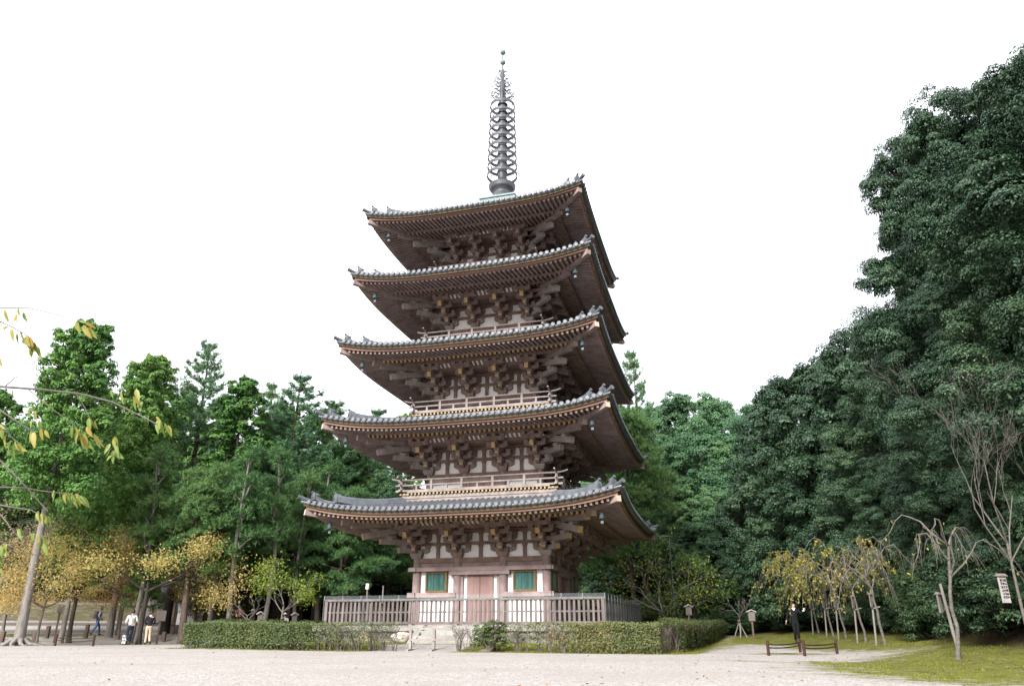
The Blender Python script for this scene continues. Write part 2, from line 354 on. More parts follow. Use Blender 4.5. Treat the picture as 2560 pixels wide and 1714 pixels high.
    Lk.new(vo.outputs['Distance'], bp.inputs['Height'])
    b2 = N.new('ShaderNodeBump'); b2.inputs['Strength'].default_value = .5; b2.inputs['Distance'].default_value = .12
    Lk.new(noise(4, 6, .7), b2.inputs['Height']); Lk.new(b2.outputs[0], bp.inputs['Normal']); Lk.new(bp.outputs[0], b.inputs['Normal'])
    return m
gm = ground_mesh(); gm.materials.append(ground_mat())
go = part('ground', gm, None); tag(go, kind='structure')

# ================================================================ PAGODA
ZE = [5.85, 10.12, 14.24, 18.34, 22.28]        # roof surface at the middle of each eave
ZT = [6.47, 10.72, 14.82, 18.88, 22.80]        # and at its corners
EW = [7.62, 7.31, 6.92, 6.63, 6.24]            # half width at the eave
BW = [3.315, 2.99, 2.67, 2.35, 2.03]           # half width of the body (column centres)
BZ = [None, 7.12, 11.36, 15.48, 19.72]         # foot of each balcony
BH = [None, 4.12, 3.80, 3.42, 3.08]            # half width of each balcony
ROT = [0, math.pi/2, math.pi, -math.pi/2]
HD = [1.82, 1.86, 1.84, 1.72, 1.60]            # from the eave down to the head tie beam
END = ['cream', 'cream', 'cream', 'grey_end', 'grey_end']
pag = thing('pagoda', 'five storeyed wooden pagoda with grey tiled roofs and a tall bronze finial', 'pagoda', (0, 0, 0))

def hw(i): return BW[i]
def zsurf(i, x, d):
    w = EW[i]; d0 = 1.05 if i == 4 else BW[i+1]-.1
    H = (25.45-ZE[4]) if i == 4 else 1.25
    t = (w-d)/(w-d0); r = ZT[i]-ZE[i]
    k = (.60*t+.40*t*t) if i < 4 else (.62*t+.38*t*t)
    return ZE[i]+H*k+r*(abs(x)/w)**3.4*max(0, 1-t)
def curl(i, x, d):
    w = EW[i]; r = ZT[i]-ZE[i]; b = BW[i]
    return r*(abs(x)/w)**3.4*max(0, min(1, (d-b)/(w-b)))
def zund(i, x, d):      # top of the flying rafters / under side of the boards
    return ZE[i]-.36+.17*(EW[i]-d)+curl(i, x, d)
def zbase(i, x, d):     # top of the base rafters
    w = EW[i]; k = w-1.75
    return ZE[i]-.36+.17*1.75-.19+.24*(k-d)+curl(i, x, d)

def build_roof(i):
    w = EW[i]; d0 = 1.05 if i == 4 else BW[i+1]-.1
    mb = MB()
    n = max(12, int(round(w*2/.30))); xs = [(-w+.15)+(2*w-.3)*k/(n-1) for k in range(n)]
    for rz in ROT:
        mb.T = Matrix.Rotation(rz, 4, 'Z')
        # bedding surface between the rows
        nu, nv = 41, 9; P = []
        for a in range(nu):
            for c in range(nv):
                t = c/(nv-1); d = d0+(w-d0)*t; u = -1+2*a/(nu-1); x = u*d
                P.append((x, -d, zsurf(i, x, d)))
        mb.grid(P, nu, nv, 0)
        P = []                                             # drooping edge of the flat tiles
        for a in range(81):
            u = -1+2*a/80; x = u*w
            sag = .035*abs(math.sin((x+w-.15)/(2*w-.3)*(n-1)*math.pi))
            P += [(x, -w, zsurf(i, x, w)), (x, -w-.03, zsurf(i, x, w)-.035-sag), (x*.995, -w+.12, zsurf(i, x, w)-.12)]
        mb.grid(P, 81, 3, 0)
        for x in xs:
            da = max(d0, abs(x)+.02); db = w+.06
            if db-da < .25: continue
            m = max(3, int((db-da)/.45)+1); vs = []
            for c in range(m+1):
                d = da+(db-da)*c/m; z = zsurf(i, x, d)+.02
                for k in range(6):
                    a = math.pi*k/5; vs.append((x+.088*math.cos(a), -d, z+.10*math.sin(a)))
            mb.add(vs, [(c*6+k, c*6+k+1, (c+1)*6+k+1, (c+1)*6+k) for c in range(m) for k in range(5)], 0, True)
            z = zsurf(i, x, w)+.025                          # round end tile with a rim and a boss
            for r, y0, y1, mt in ((.108, -w-.02, -w-.075, 1), (.075, -w-.07, -w-.085, 0)):
                c = [(x+r*math.cos(2*math.pi*k/12), z+r*math.sin(2*math.pi*k/12)) for k in range(12)]
                mb.prism(c, 'y', y1, y0, mt)
    mb.T = None
    ro = part('roof', mb, [M['tile'], M['tile_end']], pag)
    # eave layers: lichened board, red-brown fascia
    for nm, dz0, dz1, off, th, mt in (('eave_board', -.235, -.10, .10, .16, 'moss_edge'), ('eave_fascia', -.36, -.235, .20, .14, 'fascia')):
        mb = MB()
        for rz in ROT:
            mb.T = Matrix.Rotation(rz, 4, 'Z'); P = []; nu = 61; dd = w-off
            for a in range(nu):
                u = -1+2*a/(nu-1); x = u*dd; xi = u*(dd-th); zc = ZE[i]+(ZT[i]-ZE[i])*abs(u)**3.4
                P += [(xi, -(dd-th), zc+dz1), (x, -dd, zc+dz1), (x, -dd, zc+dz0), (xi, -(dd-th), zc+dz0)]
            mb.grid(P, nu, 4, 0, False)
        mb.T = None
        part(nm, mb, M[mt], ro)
    # boards over the rafters
    mb = MB()
    for rz in ROT:
        mb.T = Matrix.Rotation(rz, 4, 'Z')
        for f, da, db in ((zund, w-1.95, w-.12), (zbase, BW[i]-.1, w-1.7)):
            P = []; nu, nv = 41, 7
            for a in range(nu):
                for c in range(nv):
                    d = da+(db-da)*c/(nv-1); x = (-1+2*a/(nu-1))*d; P.append((x, -d, f(i, x, d)+.004))
            mb.grid(P, nu, nv, 0)
    mb.T = None
    part('eave_soffit', mb, M['wood_dark'], ro)
    # rafters, two tiers
    for nm, f, din, dout, ww, hh, e in (('flying_rafters', zund, w-1.95, w-.27, .105, .12, END[i]), ('base_rafters', zbase, BW[i], w-1.62, .115, .135, 'yellow' if i < 3 else 'grey_end')):
        mb = MB(); nr = int(2*dout/.245)
        for rz in ROT:
            mb.T = Matrix.Rotation(rz, 4, 'Z')
            for k in range(nr):
                x = -dout+.13+(2*dout-.26)*k/(nr-1); a = max(din, abs(x)+.05)
                if dout-a < .2: continue
                ps = [a, (a+dout)/2, dout] if dout-a > 1 else [a, dout]
                for j in range(len(ps)-1):
                    p = (x, -ps[j], f(i, x, ps[j])-hh/2); q = (x, -ps[j+1], f(i, x, ps[j+1])-hh/2)
                    mb.beam(p, q, ww, hh, 0, endmat=1 if j == len(ps)-2 else 0)
        mb.T = None
        part(nm, mb, [M['wood'] if nm[0] == 'f' else M['wood_dark'], M[e]], ro)
    # kioi strip carrying the flying rafters
    mb = MB()
    for rz in ROT:
        mb.T = Matrix.Rotation(rz, 4, 'Z'); dd = w-1.66; P = []
        for a in range(41):
            x = (-1+2*a/40)*dd; z = zbase(i, x, dd)
            P += [(x, -dd+.12, z+.12), (x, -dd, z+.12), (x, -dd, z+.005), (x, -dd+.12, z+.005)]
        mb.grid(P, 41, 4, 0, False)
    mb.T = None
    part('eave_strip', mb, M['wood'], ro)
    # hip rafters (upper and lower) with painted ends, and wind bells
    for k in range(4):
        a = ROT[k]-math.pi/4; mb = MB(); s2 = math.sqrt(2)
        mb.T = Matrix.Rotation(a, 4, 'Z')           # diagonal now along -y
        def dp(f, d, off): return (0, -d*s2, f(i, d, d)-off)
        for f, da, db, ww, hh, off in ((zund, w-2.1, w-.16, .24, .27, .135), (zbase, BW[i], w-1.45, .26, .30, .15)):
            ps = [da+(db-da)*j/4 for j in range(5)]
            for j in range(4):
                mb.beam(dp(f, ps[j], off), dp(f, ps[j+1], off), ww, hh, 0, endmat=1 if j == 3 else 0)
        mb.T = None
        part('hip_rafter', mb, [M['wood'], M['cream' if i < 3 else 'grey_end']], ro)
        mb = MB(); dB = w-1.05; x = dB; 
        pb = Matrix.Rotation(a, 4, 'Z') @ Vector((0, -dB*s2, zund(i, dB, dB)-.27))
        mb.tube([(0, 0, .02), (0, 0, -.14)], .012, 5)
        mb.lathe([(.02, -.12), (.07, -.14), (.10, -.20), (.115, -.32), (.135, -.46), (.12, -.46), (.10, -.40)], 10)
        mb.tube([(0, 0, -.40), (0, 0, -.56)], .01, 4); mb.box(-.06, .06, -.008, .008, -.66, -.54)
        part('wind_bell', mb, M['bell'], ro, pb)
        # hip ridge: two steps, each ended by a demon tile with a round horn
        mb = MB(); mb.T = Matrix.Rotation(a, 4, 'Z')
        def rz_(d): return zsurf(i, d, d)
        tails = []
        for da, db, h in ((d0+.02, w*.845, .25), (w*.83, w*.945, .13)):
            n_ = 12; ds = [da+(db-da)*j/n_ for j in range(n_+1)]
            def lift(d): return .24*((d-da)/(db-da))**3
            for lay in range(3 if h > .2 else 2):
                wd_ = .15-.012*lay; z0 = h*lay/3; z1 = h*(lay+.8)/3; P = []
                for d in ds:
                    z = rz_(d)+lift(d)
                    P += [(-wd_, -d*s2, z+z0-.05), (-wd_, -d*s2, z+z1), (wd_, -d*s2, z+z1), (wd_, -d*s2, z+z0-.05)]
                mb.grid(P, n_+1, 4, 0, False)
            P = []
            for d in ds:
                z = rz_(d)+lift(d)+h*.93
                for k2 in range(7): th = math.pi*k2/6; P.append((.10*math.cos(th), -d*s2, z+.10*math.sin(th)-.02))
            mb.grid(P, n_+1, 7, 0, True)
            zz = rz_(db)+lift(db); y = -db*s2
            tail = MB(); tail.T = mb.T; tails.append(tail)
            sh = [(-.17, zz-.10), (.17, zz-.10), (.175, zz+.05), (.13, zz+h-.02), (.06, zz+h+.08), (-.06, zz+h+.08), (-.13, zz+h-.02), (-.175, zz+.05)]
            tail.prism(sh, 'y', y-.09, y, 0)
            tail.prism([(.09*math.cos(2*math.pi*k2/10), zz+h*.45+.09*math.sin(2*math.pi*k2/10)) for k2 in range(10)], 'y', y-.12, y-.085, 1)
            tail.tube([(0, y+.22, zz+h+.02), (0, y+.02, zz+h+.07), (0, y-.12, zz+h+.15)], .055, 10, 0)
            tail.tube([(0, y-.11, zz+h+.144), (0, y-.135, zz+h+.158)], .07, 10, 1)
        # last tile on the very corner
        tail = MB(); tail.T = mb.T
        tail.tube([(0, -(w-.42)*s2, rz_(w-.42)+.05), (0, -(w-.1)*s2, rz_(w-.1)+.09), (0, -(w+.10)*s2, rz_(w)+.16)], .10, 10, 0)
        tail.tube([(0, -(w+.09)*s2, rz_(w)+.155), (0, -(w+.11)*s2, rz_(w)+.165)], .115, 10, 1)
        mb.T = None
        hr = part('hip_ridge', mb, M['tile'], ro)
        part('corner_tile', tail, [M['tile_end'], M['tile_end']], hr)
        for tl in tails: part('ridge_end_tile', tl, [M['tile'], M['tile_end']], hr)
    return ro

def arm_poly(L, z0, z1):   # bracket arm outline: boat-shaped under side
    return [(-L, z1), (-L, z0+.10), (-L+.05, z0+.05), (-L+.15, z0+.01), (-L+.24, z0), (L-.24, z0), (L-.15, z0+.01), (L-.05, z0+.05), (L, z0+.10), (L, z1)]
def block(mb, x, d, z0, z1, r, mt=0):
    zm = z0+(z1-z0)*.45
    mb.box(x-r, x+r, -d-r, -d+r, z0, zm, mt, tb=r*.3); mb.box(x-r, x+r, -d-r, -d+r, zm, z1, mt)
def bracket_mesh(i, corner=False):
    s = BW[i]/3.315; k = .28+.72*s; mb = MB()
    yb = 1 if i < 4 else 2
    if not corner: block(mb, 0, 0, 0, .40, .30*k)
    A1, A2 = .64*k, .70*k
    mb.prism(arm_poly(A1, .27, .47), 'y', -.10, .10)
    for x in (-A1+.11, 0, A1-.11): block(mb, x, 0, .47, .63, .13*k)
    mb.prism(arm_poly(A2, .82, 1.02), 'y', -.10, .10)
    for x in (-A2+.11, 0, A2-.11): block(mb, x, 0, 1.02, 1.18, .13*k)
    # outward arms, stepping forward
    def out(d1, z0, z1, wdt=.19):
        pl = [(0, z1), (0, z0), (-(d1-.24), z0), (-(d1-.12), z0+.03), (-d1, z0+.10), (-d1, z1)]
        mb.prism(pl, 'x', -wdt/2, wdt/2)
        mb.box(-wdt/2-.003, wdt/2+.003, -d1-.012, -d1+.015, z0+.09, z1-.01, yb)
    out(.66, .27, .47); block(mb, 0, .55, .47, .63, .14)
    out(1.22, .63, .84); block(mb, 0, 1.10, .84, 1.0, .14)
    for d, z in ((.55, .66), (1.10, 1.0)):
        L = .60*k
        mb.prism(arm_poly(L, z, z+.19), 'y', -d-.095, -d+.095)
        for x in (-L+.11, 0, L-.11): block(mb, x, d, z+.19, z+.33, .125*k)
    mb.beam((0, .2, 1.62), (0, -1.82, .99), .20, .27, 0, endmat=yb)                   # tail rafter
    block(mb, 0, 1.66, 1.16, 1.29, .14)
    L = .60*k
    mb.prism(arm_poly(L, 1.27, 1.45), 'y', -1.66-.095, -1.66+.095)
    for x in (-L+.11, 0, L-.11): block(mb, x, 1.66, 1.45, 1.58, .125*k)
    return mb.mesh('bracket', [M['bracket_wood'], M['yellow' if i < 4 else 'cream'], M['grey_end']])
def corner_mesh(i):
    mb = MB(); k = .45+.55*BW[i]/3.315
    block(mb, 0, 0, 0, .40, .31*k)
    mb.T = Matrix.Rotation(-math.pi/4, 4, 'Z')
    # here the diagonal runs along -y before rotation by -45 degrees -> towards (-x,-y); parts are placed at the left front corner
    def D(d1, z0, z1, wdt=.23, rise=0.0):
        mb.beam((0, 0, (z0+z1)/2), (0, -d1, (z0+z1)/2+rise), wdt, z1-z0, 0, endmat=1)
    D(1.05, .27, .49, .22); D(2.05, .63, .87, .22)
    mb.beam((0, .3, 1.70), (0, -2.95, .92), .25, .30, 0, endmat=1)
    mb.beam((0, -.6, 1.62), (0, -3.55, 1.43), .25, .28, 0, endmat=1)
    block(mb, 0, 1.60, .87, 1.03, .16); block(mb, 0, 2.36, 1.19, 1.34, .16); block(mb, 0, .8, .49, .63, .15)
    mb.T = None
    for d in (1.66,):                                    # side arms tied into the corner
        pass
    return mb.mesh('corner_bracket', [M['wood_pale'], M['yellow' if i == 0 else 'wood_pale']])

def build_body(i):
    b = BW[i]; hz = ZE[i]-HD[i]; z0 = .90 if i == 0 else BZ[i]+.22
    inner = b*.352 if i == 0 else b*.345
    cr = .212 if i == 0 else .175
    sides = []
    # white plaster core
    mb = MB(); mb.box(-b+.04, b-.04, -b+.04, b-.04, z0+.002, ZE[i]-.2); part('wall_panel', mb, M['plaster'], pag)
    # columns
    cols = sorted({(round(sx*b, 4), round(sy*b, 4)) for sx in (-1, 1) for sy in (-1, 1)} | {(round(a, 4), round(c, 4)) for a in (-inner, inner) for c in (-b, b)} | {(round(c, 4), round(a, 4)) for a in (-inner, inner) for c in (-b, b)})
    cm = MB(); cm.lathe([(cr, z0), (cr, hz-.6), (cr*.93, hz)], 18); cme = cm.mesh('column', [M['wood']])
    for x, y in cols: part('column', cme, None, pag, (x, y, 0))
    # beams, per side
    for k, rz in enumerate(ROT):
        mb = MB()
        mb.box(-b-.13, b+.13, -b-.13, -b+.13, hz-.205, hz+.012)                               # head tie beam
        mb.box(-b+.2, b-.2, -b-.085, -b+.085, hz+.63, hz+.77)                              # tie beams among the brackets
        mb.box(-b+.2, b-.2, -b-.085, -b+.085, hz+1.20, hz+1.36)
        for x in ((-b-inner)/2, 0, (b+inner)/2) if i < 3 else ():                                      # struts with blocks
            for za, zb in ((hz+.012, hz+.63), (hz+.77, hz+1.20)):
                mb.box(x-.085, x+.085, -b-.06, -b+.06, za, zb-.16); mb.box(x-.13, x+.13, -b-.10, -b+.08, zb-.16, zb, tb=.045)
        for d, z in ((1.10, 1.33),):
            mb.box(-b-d, b+d, -b-d-.08, -b-d+.08, hz+z, hz+z+.15)
        mb.box(-b-1.66-.5, b+1.66+.5, -b-1.66-.11, -b-1.66+.11, hz+1.58, hz+1.78)          # eave purlin
        part('beam', mb, M['wood_dark'] if i else M['wood_dark'], pag, rz=rz)
        # little coved ceiling: pale plaster between dark ribs
        mb = MB(); nb = max(8, int((2*b+.2)/.23))
        P0 = Vector((0, -b-.95, hz+1.36)); P1 = Vector((0, -b-1.56, hz+1.66))
        mb.add([(-b-.1, P0.y, P0.z), (b+.1, P0.y, P0.z), (b+.1, P1.y, P1.z), (-b-.1, P1.y, P1.z)], [(0, 1, 2, 3)], 0)
        for j in range(nb+1):
            x = -b-.1+(2*b+.2)*j/nb; mb.beam((x, P0.y, P0.z-.03), (x, P1.y, P1.z-.03), .11, .07, 1)
        mb.box(-b-.9, b+.9, -b-.96, -b+.02, hz+1.385, hz+1.40, 1)
        part('coved_ceiling', mb, [M['plaster'], M['wood_dark']], pag, rz=rz)
    # bracket sets
    bm_ = bracket_mesh(i); cm_ = corner_mesh(i); bc = bracket_mesh(i, True)
    for k, rz in enumerate(ROT):
        Rm = Matrix.Rotation(rz, 4, 'Z')
        for x in (-inner, inner):
            p = Rm @ Vector((x, -b, hz)); part('bracket', bm_, None, pag, p, rz)
        p = Rm @ Vector((-b, -b, hz))
        cb = part('corner_bracket', cm_, None, pag, p, rz)
        part('bracket', bc, None, cb, (0, 0, 0), 0); part('bracket', bc, None, cb, (0, 0, 0), -math.pi/2)
    if i == 0:
        hzz = hz
        for k, rz in enumerate(ROT):
            mb = MB()
            mb.box(-b-.38, b+.38, -b-.30, -b+.05, 3.415, 3.60)                      # upper wall plate over the windows
            mb.box(-inner-.36, inner+.36, -b-.272, -b+.05, 3.23, 3.412)
            for s in (-1, 1):
                xa, xb = sorted((s*(b+.38), s*(inner+.02)))
                mb.box(xa, xb, -b-.28, -b+.05, 2.20, 2.42)
            for s in (-1, 1): mb.box(s*(inner-.21)-.10, s*(inner-.21)+.10, -b-.09, -b+.06, .92, 3.23)
            mb.box(-b+.2, b-.2, -b-.05, -b+.06, 3.602, hz-.207)
            mb.box(-b-.3, b+.3, -b-.17, -b+.06, .905, 1.06)
            part('wall_beam', mb, M['wood'], pag, rz=rz)
            for s in (-1, 1):
                leaf = MB(); xa, xb = sorted((s*.012, s*.66))
                leaf.box(xa, xb, -b-.055, -b+.03, 1.06, 3.23)
                for xx in (xa+.03, (xa+xb)/2, xb-.03): leaf.box(xx-.012, xx+.012, -b-.062, -b-.05, 1.07, 3.22)
                part('door', leaf, M['door'], pag, rz=rz)
            for s in (-1, 1):
                xc = s*(inner+b)/2; fr = MB(); hw_ = .56
                fr.box(xc-hw_, xc-hw_+.075, -b-.16, -b+.05, 2.44, 3.40); fr.box(xc+hw_-.075, xc+hw_, -b-.16, -b+.05, 2.44, 3.40)
                fr.box(xc-hw_+.075, xc+hw_-.075, -b-.16, -b+.05, 3.325, 3.40); fr.box(xc-hw_+.075, xc+hw_-.075, -b-.16, -b+.05, 2.44, 2.515)
                wn = part('window', fr, M['gold'], pag, rz=rz)
                sl_ = MB(); nsl = 19
                for j in range(nsl):
                    xx = xc-hw_+.095+(2*hw_-.19)*j/(nsl-1); sl_.prism([(xx-.024, -b-.04), (xx, -b-.09), (xx+.024, -b-.04)], 'z', 2.516, 3.324)
                sl_.box(xc-hw_+.075, xc+hw_-.075, -b-.02, -b-.005, 2.516, 3.324)
                part('window_slats', sl_, M['teal'], wn)
    else:
        zf = BZ[i]+.24
        for k, rz in enumerate(ROT):
            mb = MB()
            mb.box(-b-.2, b+.2, -b-.20, -b+.05, hz-.42, hz-.21); mb.box(-b-.2, b+.2, -b-.17, -b+.05, zf, zf+.12)
            for s in (-1, 1): mb.box(s*(inner-.2)-.05, s*(inner-.2)+.05, -b-.07, -b+.05, zf+.12, hz-.42)
            part('wall_beam', mb, M['wood'], pag, rz=rz)
            mb = MB(); dw = inner-.27
            mb.box(-dw, -.01, -b-.045, -b+.03, zf+.12, hz-.42); mb.box(.01, dw, -b-.045, -b+.03, zf+.12, hz-.42)
            part('door', mb, M['door'], pag, rz=rz)
        # balcony: base beams, joist ends, floor
        B = BH[i]; z = BZ[i]
        for k, rz in enumerate(ROT):
            mb = MB()
            mb.box(-B+.12, B-.12, -B+.12, -B+.34, z-.42, z-.20); mb.box(-B+.22, B-.22, -B+.2, -B+.40, z-.80, z-.421); mb.box(-B+.06, B-.06, -B+.08, -B+.30, z-.19, z-.03)
            nb = int(2*B/.20)
            for j in range(nb+1):
                x = -B+.05+(2*B-.10)*j/nb; mb.beam((x, -B+.5, z+.035), (x, -B-.02, z+.035), .085, .10, 0, endmat=1)
            mb.box(-B-.05, B+.05, -B-.05, -B+.4, z+.09, z+.15); mb.box(-B+.4, B-.4, -B+.41, -b, z+.09, z+.14)
            part('balcony_deck', mb, [M['wood_pale'], M['yellow' if i < 3 else 'cream']], pag, rz=rz)
            r = MB(); zr = z+.15
            r.box(-B-.24, B+.24, -B-.0, -B+.12, zr+.002, zr+.10)                           # ground rail, running past the corner
            r.box(-B-.27, B+.27, -B+.02, -B+.10, zr+.30, zr+.37)
            pts = [(-B-.50, -B+.06, zr+.70), (-B-.25, -B+.06, zr+.63)]+[(-B+2*B*j/6, -B+.06, zr+.60) for j in range(7)]+[(B+.25, -B+.06, zr+.63), (B+.50, -B+.06, zr+.70)]
            r.tube(pts, .045, 8)
            npost = 5
            for j in range(npost+1):
                x = -B+.06+(2*B-.12)*j/npost
                r.box(x-.06, x+.06, -B-.005, -B+.125, zr+.10, zr+.56)
                if j < npost:
                    xm = x+(2*B-.12)/npost/2; r.box(xm-.05, xm+.05, -B+.02, -B+.10, zr+.10, zr+.30)
            part('railing', r, M['wood_pale'], pag, rz=rz)

for i in range(5):
    build_body(i); build_roof(i)

# finial
sp = part('finial', MB(), [M['bronze']], pag) if False else None
mb = MB(); mb.box(-1.10, 1.10, -1.10, 1.10, 25.2, 25.92); mb.box(-1.18, 1.18, -1.18, 1.18, 25.921, 26.02)
part('roof_cap_box', mb, M['copper'], pag)
mb = MB()
mb.lathe([(.82, 26.02), (.78, 26.3), (.66, 26.55), (.56, 26.72), (.56, 26.9), (.74, 27.02), (.86, 27.2), (.80, 27.23), (.88, 27.36), (.80, 27.42), (.60, 27.40), (.38, 27.45)], 24)
part('finial_bowl', mb, M['bronze'], pag)
mb = MB(); mb.lathe([(.31, 27.4), (.30, 30), (.25, 33.5), (.20, 34.2), (.19, 35.6), (.12, 35.7), (.10, 36.6), (.055, 36.9), (.045, 38.3)], 14)
for j in range(9): mb.lathe([(.33, 28.33+.675*j), (.35, 28.35+.675*j), (.35, 28.40+.675*j), (.33, 28.42+.675*j)], 14)
part('finial_shaft', mb, M['bronze'], pag)
for j in range(9):
    z = 28.15+.685*j; r = .99-.019*j; mb = MB(); n = 28
    P = []
    for k in range(n+1):
        a = 2*math.pi*k/n
        for rr, zz in ((r, -.10), (r, .10), (r-.05, .10), (r-.05, -.10), (r, -.10)): P.append((rr*math.cos(a), rr*math.sin(a), zz))
    mb.grid(P, n+1, 5, 0, False)
    for k in range(6):
        a = 2*math.pi*k/6+.2; c_, s_ = math.cos(a), math.sin(a)
        mb.tube([(.3*c_, .3*s_, .15), (.55*c_, .55*s_, .10), ((r-.03)*c_, (r-.03)*s_, .0)], .015, 5)
        a2 = a+.39; mb.tube([((r+.01)*math.cos(a2), (r+.01)*math.sin(a2), -.08), ((r+.02)*math.cos(a2), (r+.02)*math.sin(a2), -.19)], .007, 4)
        mb.lathe([(.012, -.18), (.032, -.21), (.042, -.31), (.03, -.31)], 6, ((r+.02)*math.cos(a2), (r+.02)*math.sin(a2), 0))
    part('finial_ring', mb, M['bronze'], pag, (0, 0, z))
rr = random.Random(3)
for k in range(4):                                   # openwork flames
    mb = MB()
    for j in range(8):
        z = 34.35+.30*j; ww = (.74-.068*j)*(.75 if j > 5 else 1)
        x = .12
        while x < ww:
            a0 = rr.uniform(0, 6.28); r_ = rr.uniform(.07, .11)
            mb.tube([(x+r_*math.cos(a0+t*.9), 0, z+.12+r_*1.3*math.sin(a0+t*.9)) for t in range(6)], .034, 4)
            x += .17
        mb.tube([(.1, 0, z), (ww*.5, 0, z+.08), (ww, 0, z+.22)], .03, 4)
    mb.tube([(.15, 0, 34.1), (.54, 0, 34.25), (.78, 0, 34.55), (.70, 0, 35.3), (.45, 0, 36.1), (.2, 0, 36.8)], .034, 4)
    part('finial_flame', mb, M['bronze'], pag, rz=math.pi/2*k+.35)
for z, r in ((37.42, .20), (38.30, .205)):
    mb = MB(); mb.lathe([(.01, -r), (r*.6, -r*.8), (r*.92, -r*.4), (r, 0), (r*.92, r*.4), (r*.6, r*.8), (.03, r), (.008, r*1.45)], 16)
    part('finial_ball', mb, M['copper'], pag, (0, 0, z))
# lightning conductor: a stay at the far right corner of the lowest roof and the cable that drops from it
mb = MB(); w = EW[0]; mb.tube([(w-.1, w-.1, 6.02), (w+.75, w+.55, 6.05)], .03, 6); mb.tube([(w+.72, w+.53, 6.04), (w+.74, w+.55, 3), (w+.72, w+.53, .3)], .022, 6)
part('conductor_cable', mb, M['bell'], pag)

# ================================================================ PODIUM, STEPS, FENCE, HEDGES
PT = .92; PHW = 6.85
pod = thing('stone_podium', 'low stone podium of rough stones under the pagoda with pale slab edging', 'podium')
mb = MB()
for rz in ROT:
    mb.T = Matrix.Rotation(rz, 4, 'Z'); x = -PHW
    while x < PHW-.01:
        x2 = min(PHW, x+R.uniform(1.2, 1.9)); mb.box(x+.006, x2-.006, -PHW, -PHW+.7, PT-.24, PT+R.uniform(-.004, .004)); x = x2
mb.T = None; mb.box(-PHW+.71, PHW-.71, -PHW+.71, PHW-.71, .3, PT-.01)
part('slab_edge', mb, M['stone'], pod)
mb = MB()
rs = random.Random(5)
for rz in ROT:
    mb.T = Matrix.Rotation(rz, 4, 'Z')
    mb.box(-PHW+.10, PHW-.10, -PHW+.16, -PHW+.5, -.1, PT-.25)
    x = -PHW+.05
    while x < PHW-.1:
        w = rs.uniform(.28, .75); two = rs.random() < .6
        zs = [(.0, .34), (.36, .67)] if two else [(.0, .67)]
        for z0, z1 in zs:
            n = 9; xc, zc = x+w/2, (z0+z1)/2; rx, rz2 = w/2-.012, (z1-z0)/2-.008; pr = rs.uniform(.02, .10)
            ring = []
            for k in range(n):
                a = 2*math.pi*k/n; sq = 1/max(abs(math.cos(a)), abs(math.sin(a)))**.75; ring.append((xc+rx*math.cos(a)*sq*rs.uniform(.84, 1), zc+rz2*math.sin(a)*sq*rs.uniform(.84, 1)))
            vs = [(u, -PHW+.16, v) for u, v in ring]+[(xc+(u-xc)*.82, -PHW+.16-pr, zc+(v-zc)*.82) for u, v in ring]+[(xc, -PHW+.14-pr*1.25, zc)]
            mb.add(vs, [(k, (k+1) % n, n+(k+1) % n, n+k) for k in range(n)]+[(n+k, n+(k+1) % n, 2*n) for k in range(n)], 0, True)
        x += w
mb.T = None
part('stone_wall', mb, M['stone_wall'], pod)
def rock_mesh(name, sx, sy, sz, seed, m):
    bm = bmesh.new(); bmesh.ops.create_icosphere(bm, subdivisions=3, radius=1)
    for v in bm.verts:
        n = mnoise.noise(v.co*1.3+Vector((seed*7.1, 0, 0)))*.35+mnoise.noise(v.co*3+Vector((0, seed*3.3, 0)))*.12
        v.co *= 1+n; v.co.x *= sx; v.co.y *= sy; v.co.z *= sz
    me = bpy.data.meshes.new(name); bm.to_mesh(me); bm.free()
    me.polygons.foreach_set('use_smooth', [True]*len(me.polygons)); me.materials.append(m); return me
for x, z, sx, sz, m, sd in ((-4.3, .40, .42, .27, 'stone_tan', 1), (-2.45, .42, .55, .25, 'stone_white', 2), (4.55, .42, .46, .27, 'stone_ochre', 3), (-5.9, .36, .36, .24, 'stone_wall', 5), (2.6, .38, .5, .26, 'stone_wall', 6)):
    part('boulder', rock_mesh('boulder', sx, .22, sz, sd, M[m]), None, pod, (x, -PHW+.06, z), label={'stone_tan': 'tan boulder', 'stone_white': 'white boulder', 'stone_ochre': 'ochre boulder'}.get(m))
st = thing('stone_steps', 'short flight of grey stone steps with sloping side slabs up to the podium', 'steps', (0, 0, 0))
for k in range(4):
    mb = MB(); z1 = PT-.03-.19*k; mb.box(-1.25, 1.25, -PHW-.04-.34*(k+1), -PHW-.04-.34*k-.004, -.05, z1); part('step', mb, M['stone'], st)
for s in (-1, 1):
    mb = MB(); y0 = -PHW-.02
    mb.prism([(y0, PT+.01), (y0, PT-.27), (y0-1.25, .02), (y0-1.5, .02), (y0-1.5, .2), (y0-.25, PT+.01)], 'x', s*1.26, s*1.26+s*.3); part('side_slab', mb, M['stone'], st)

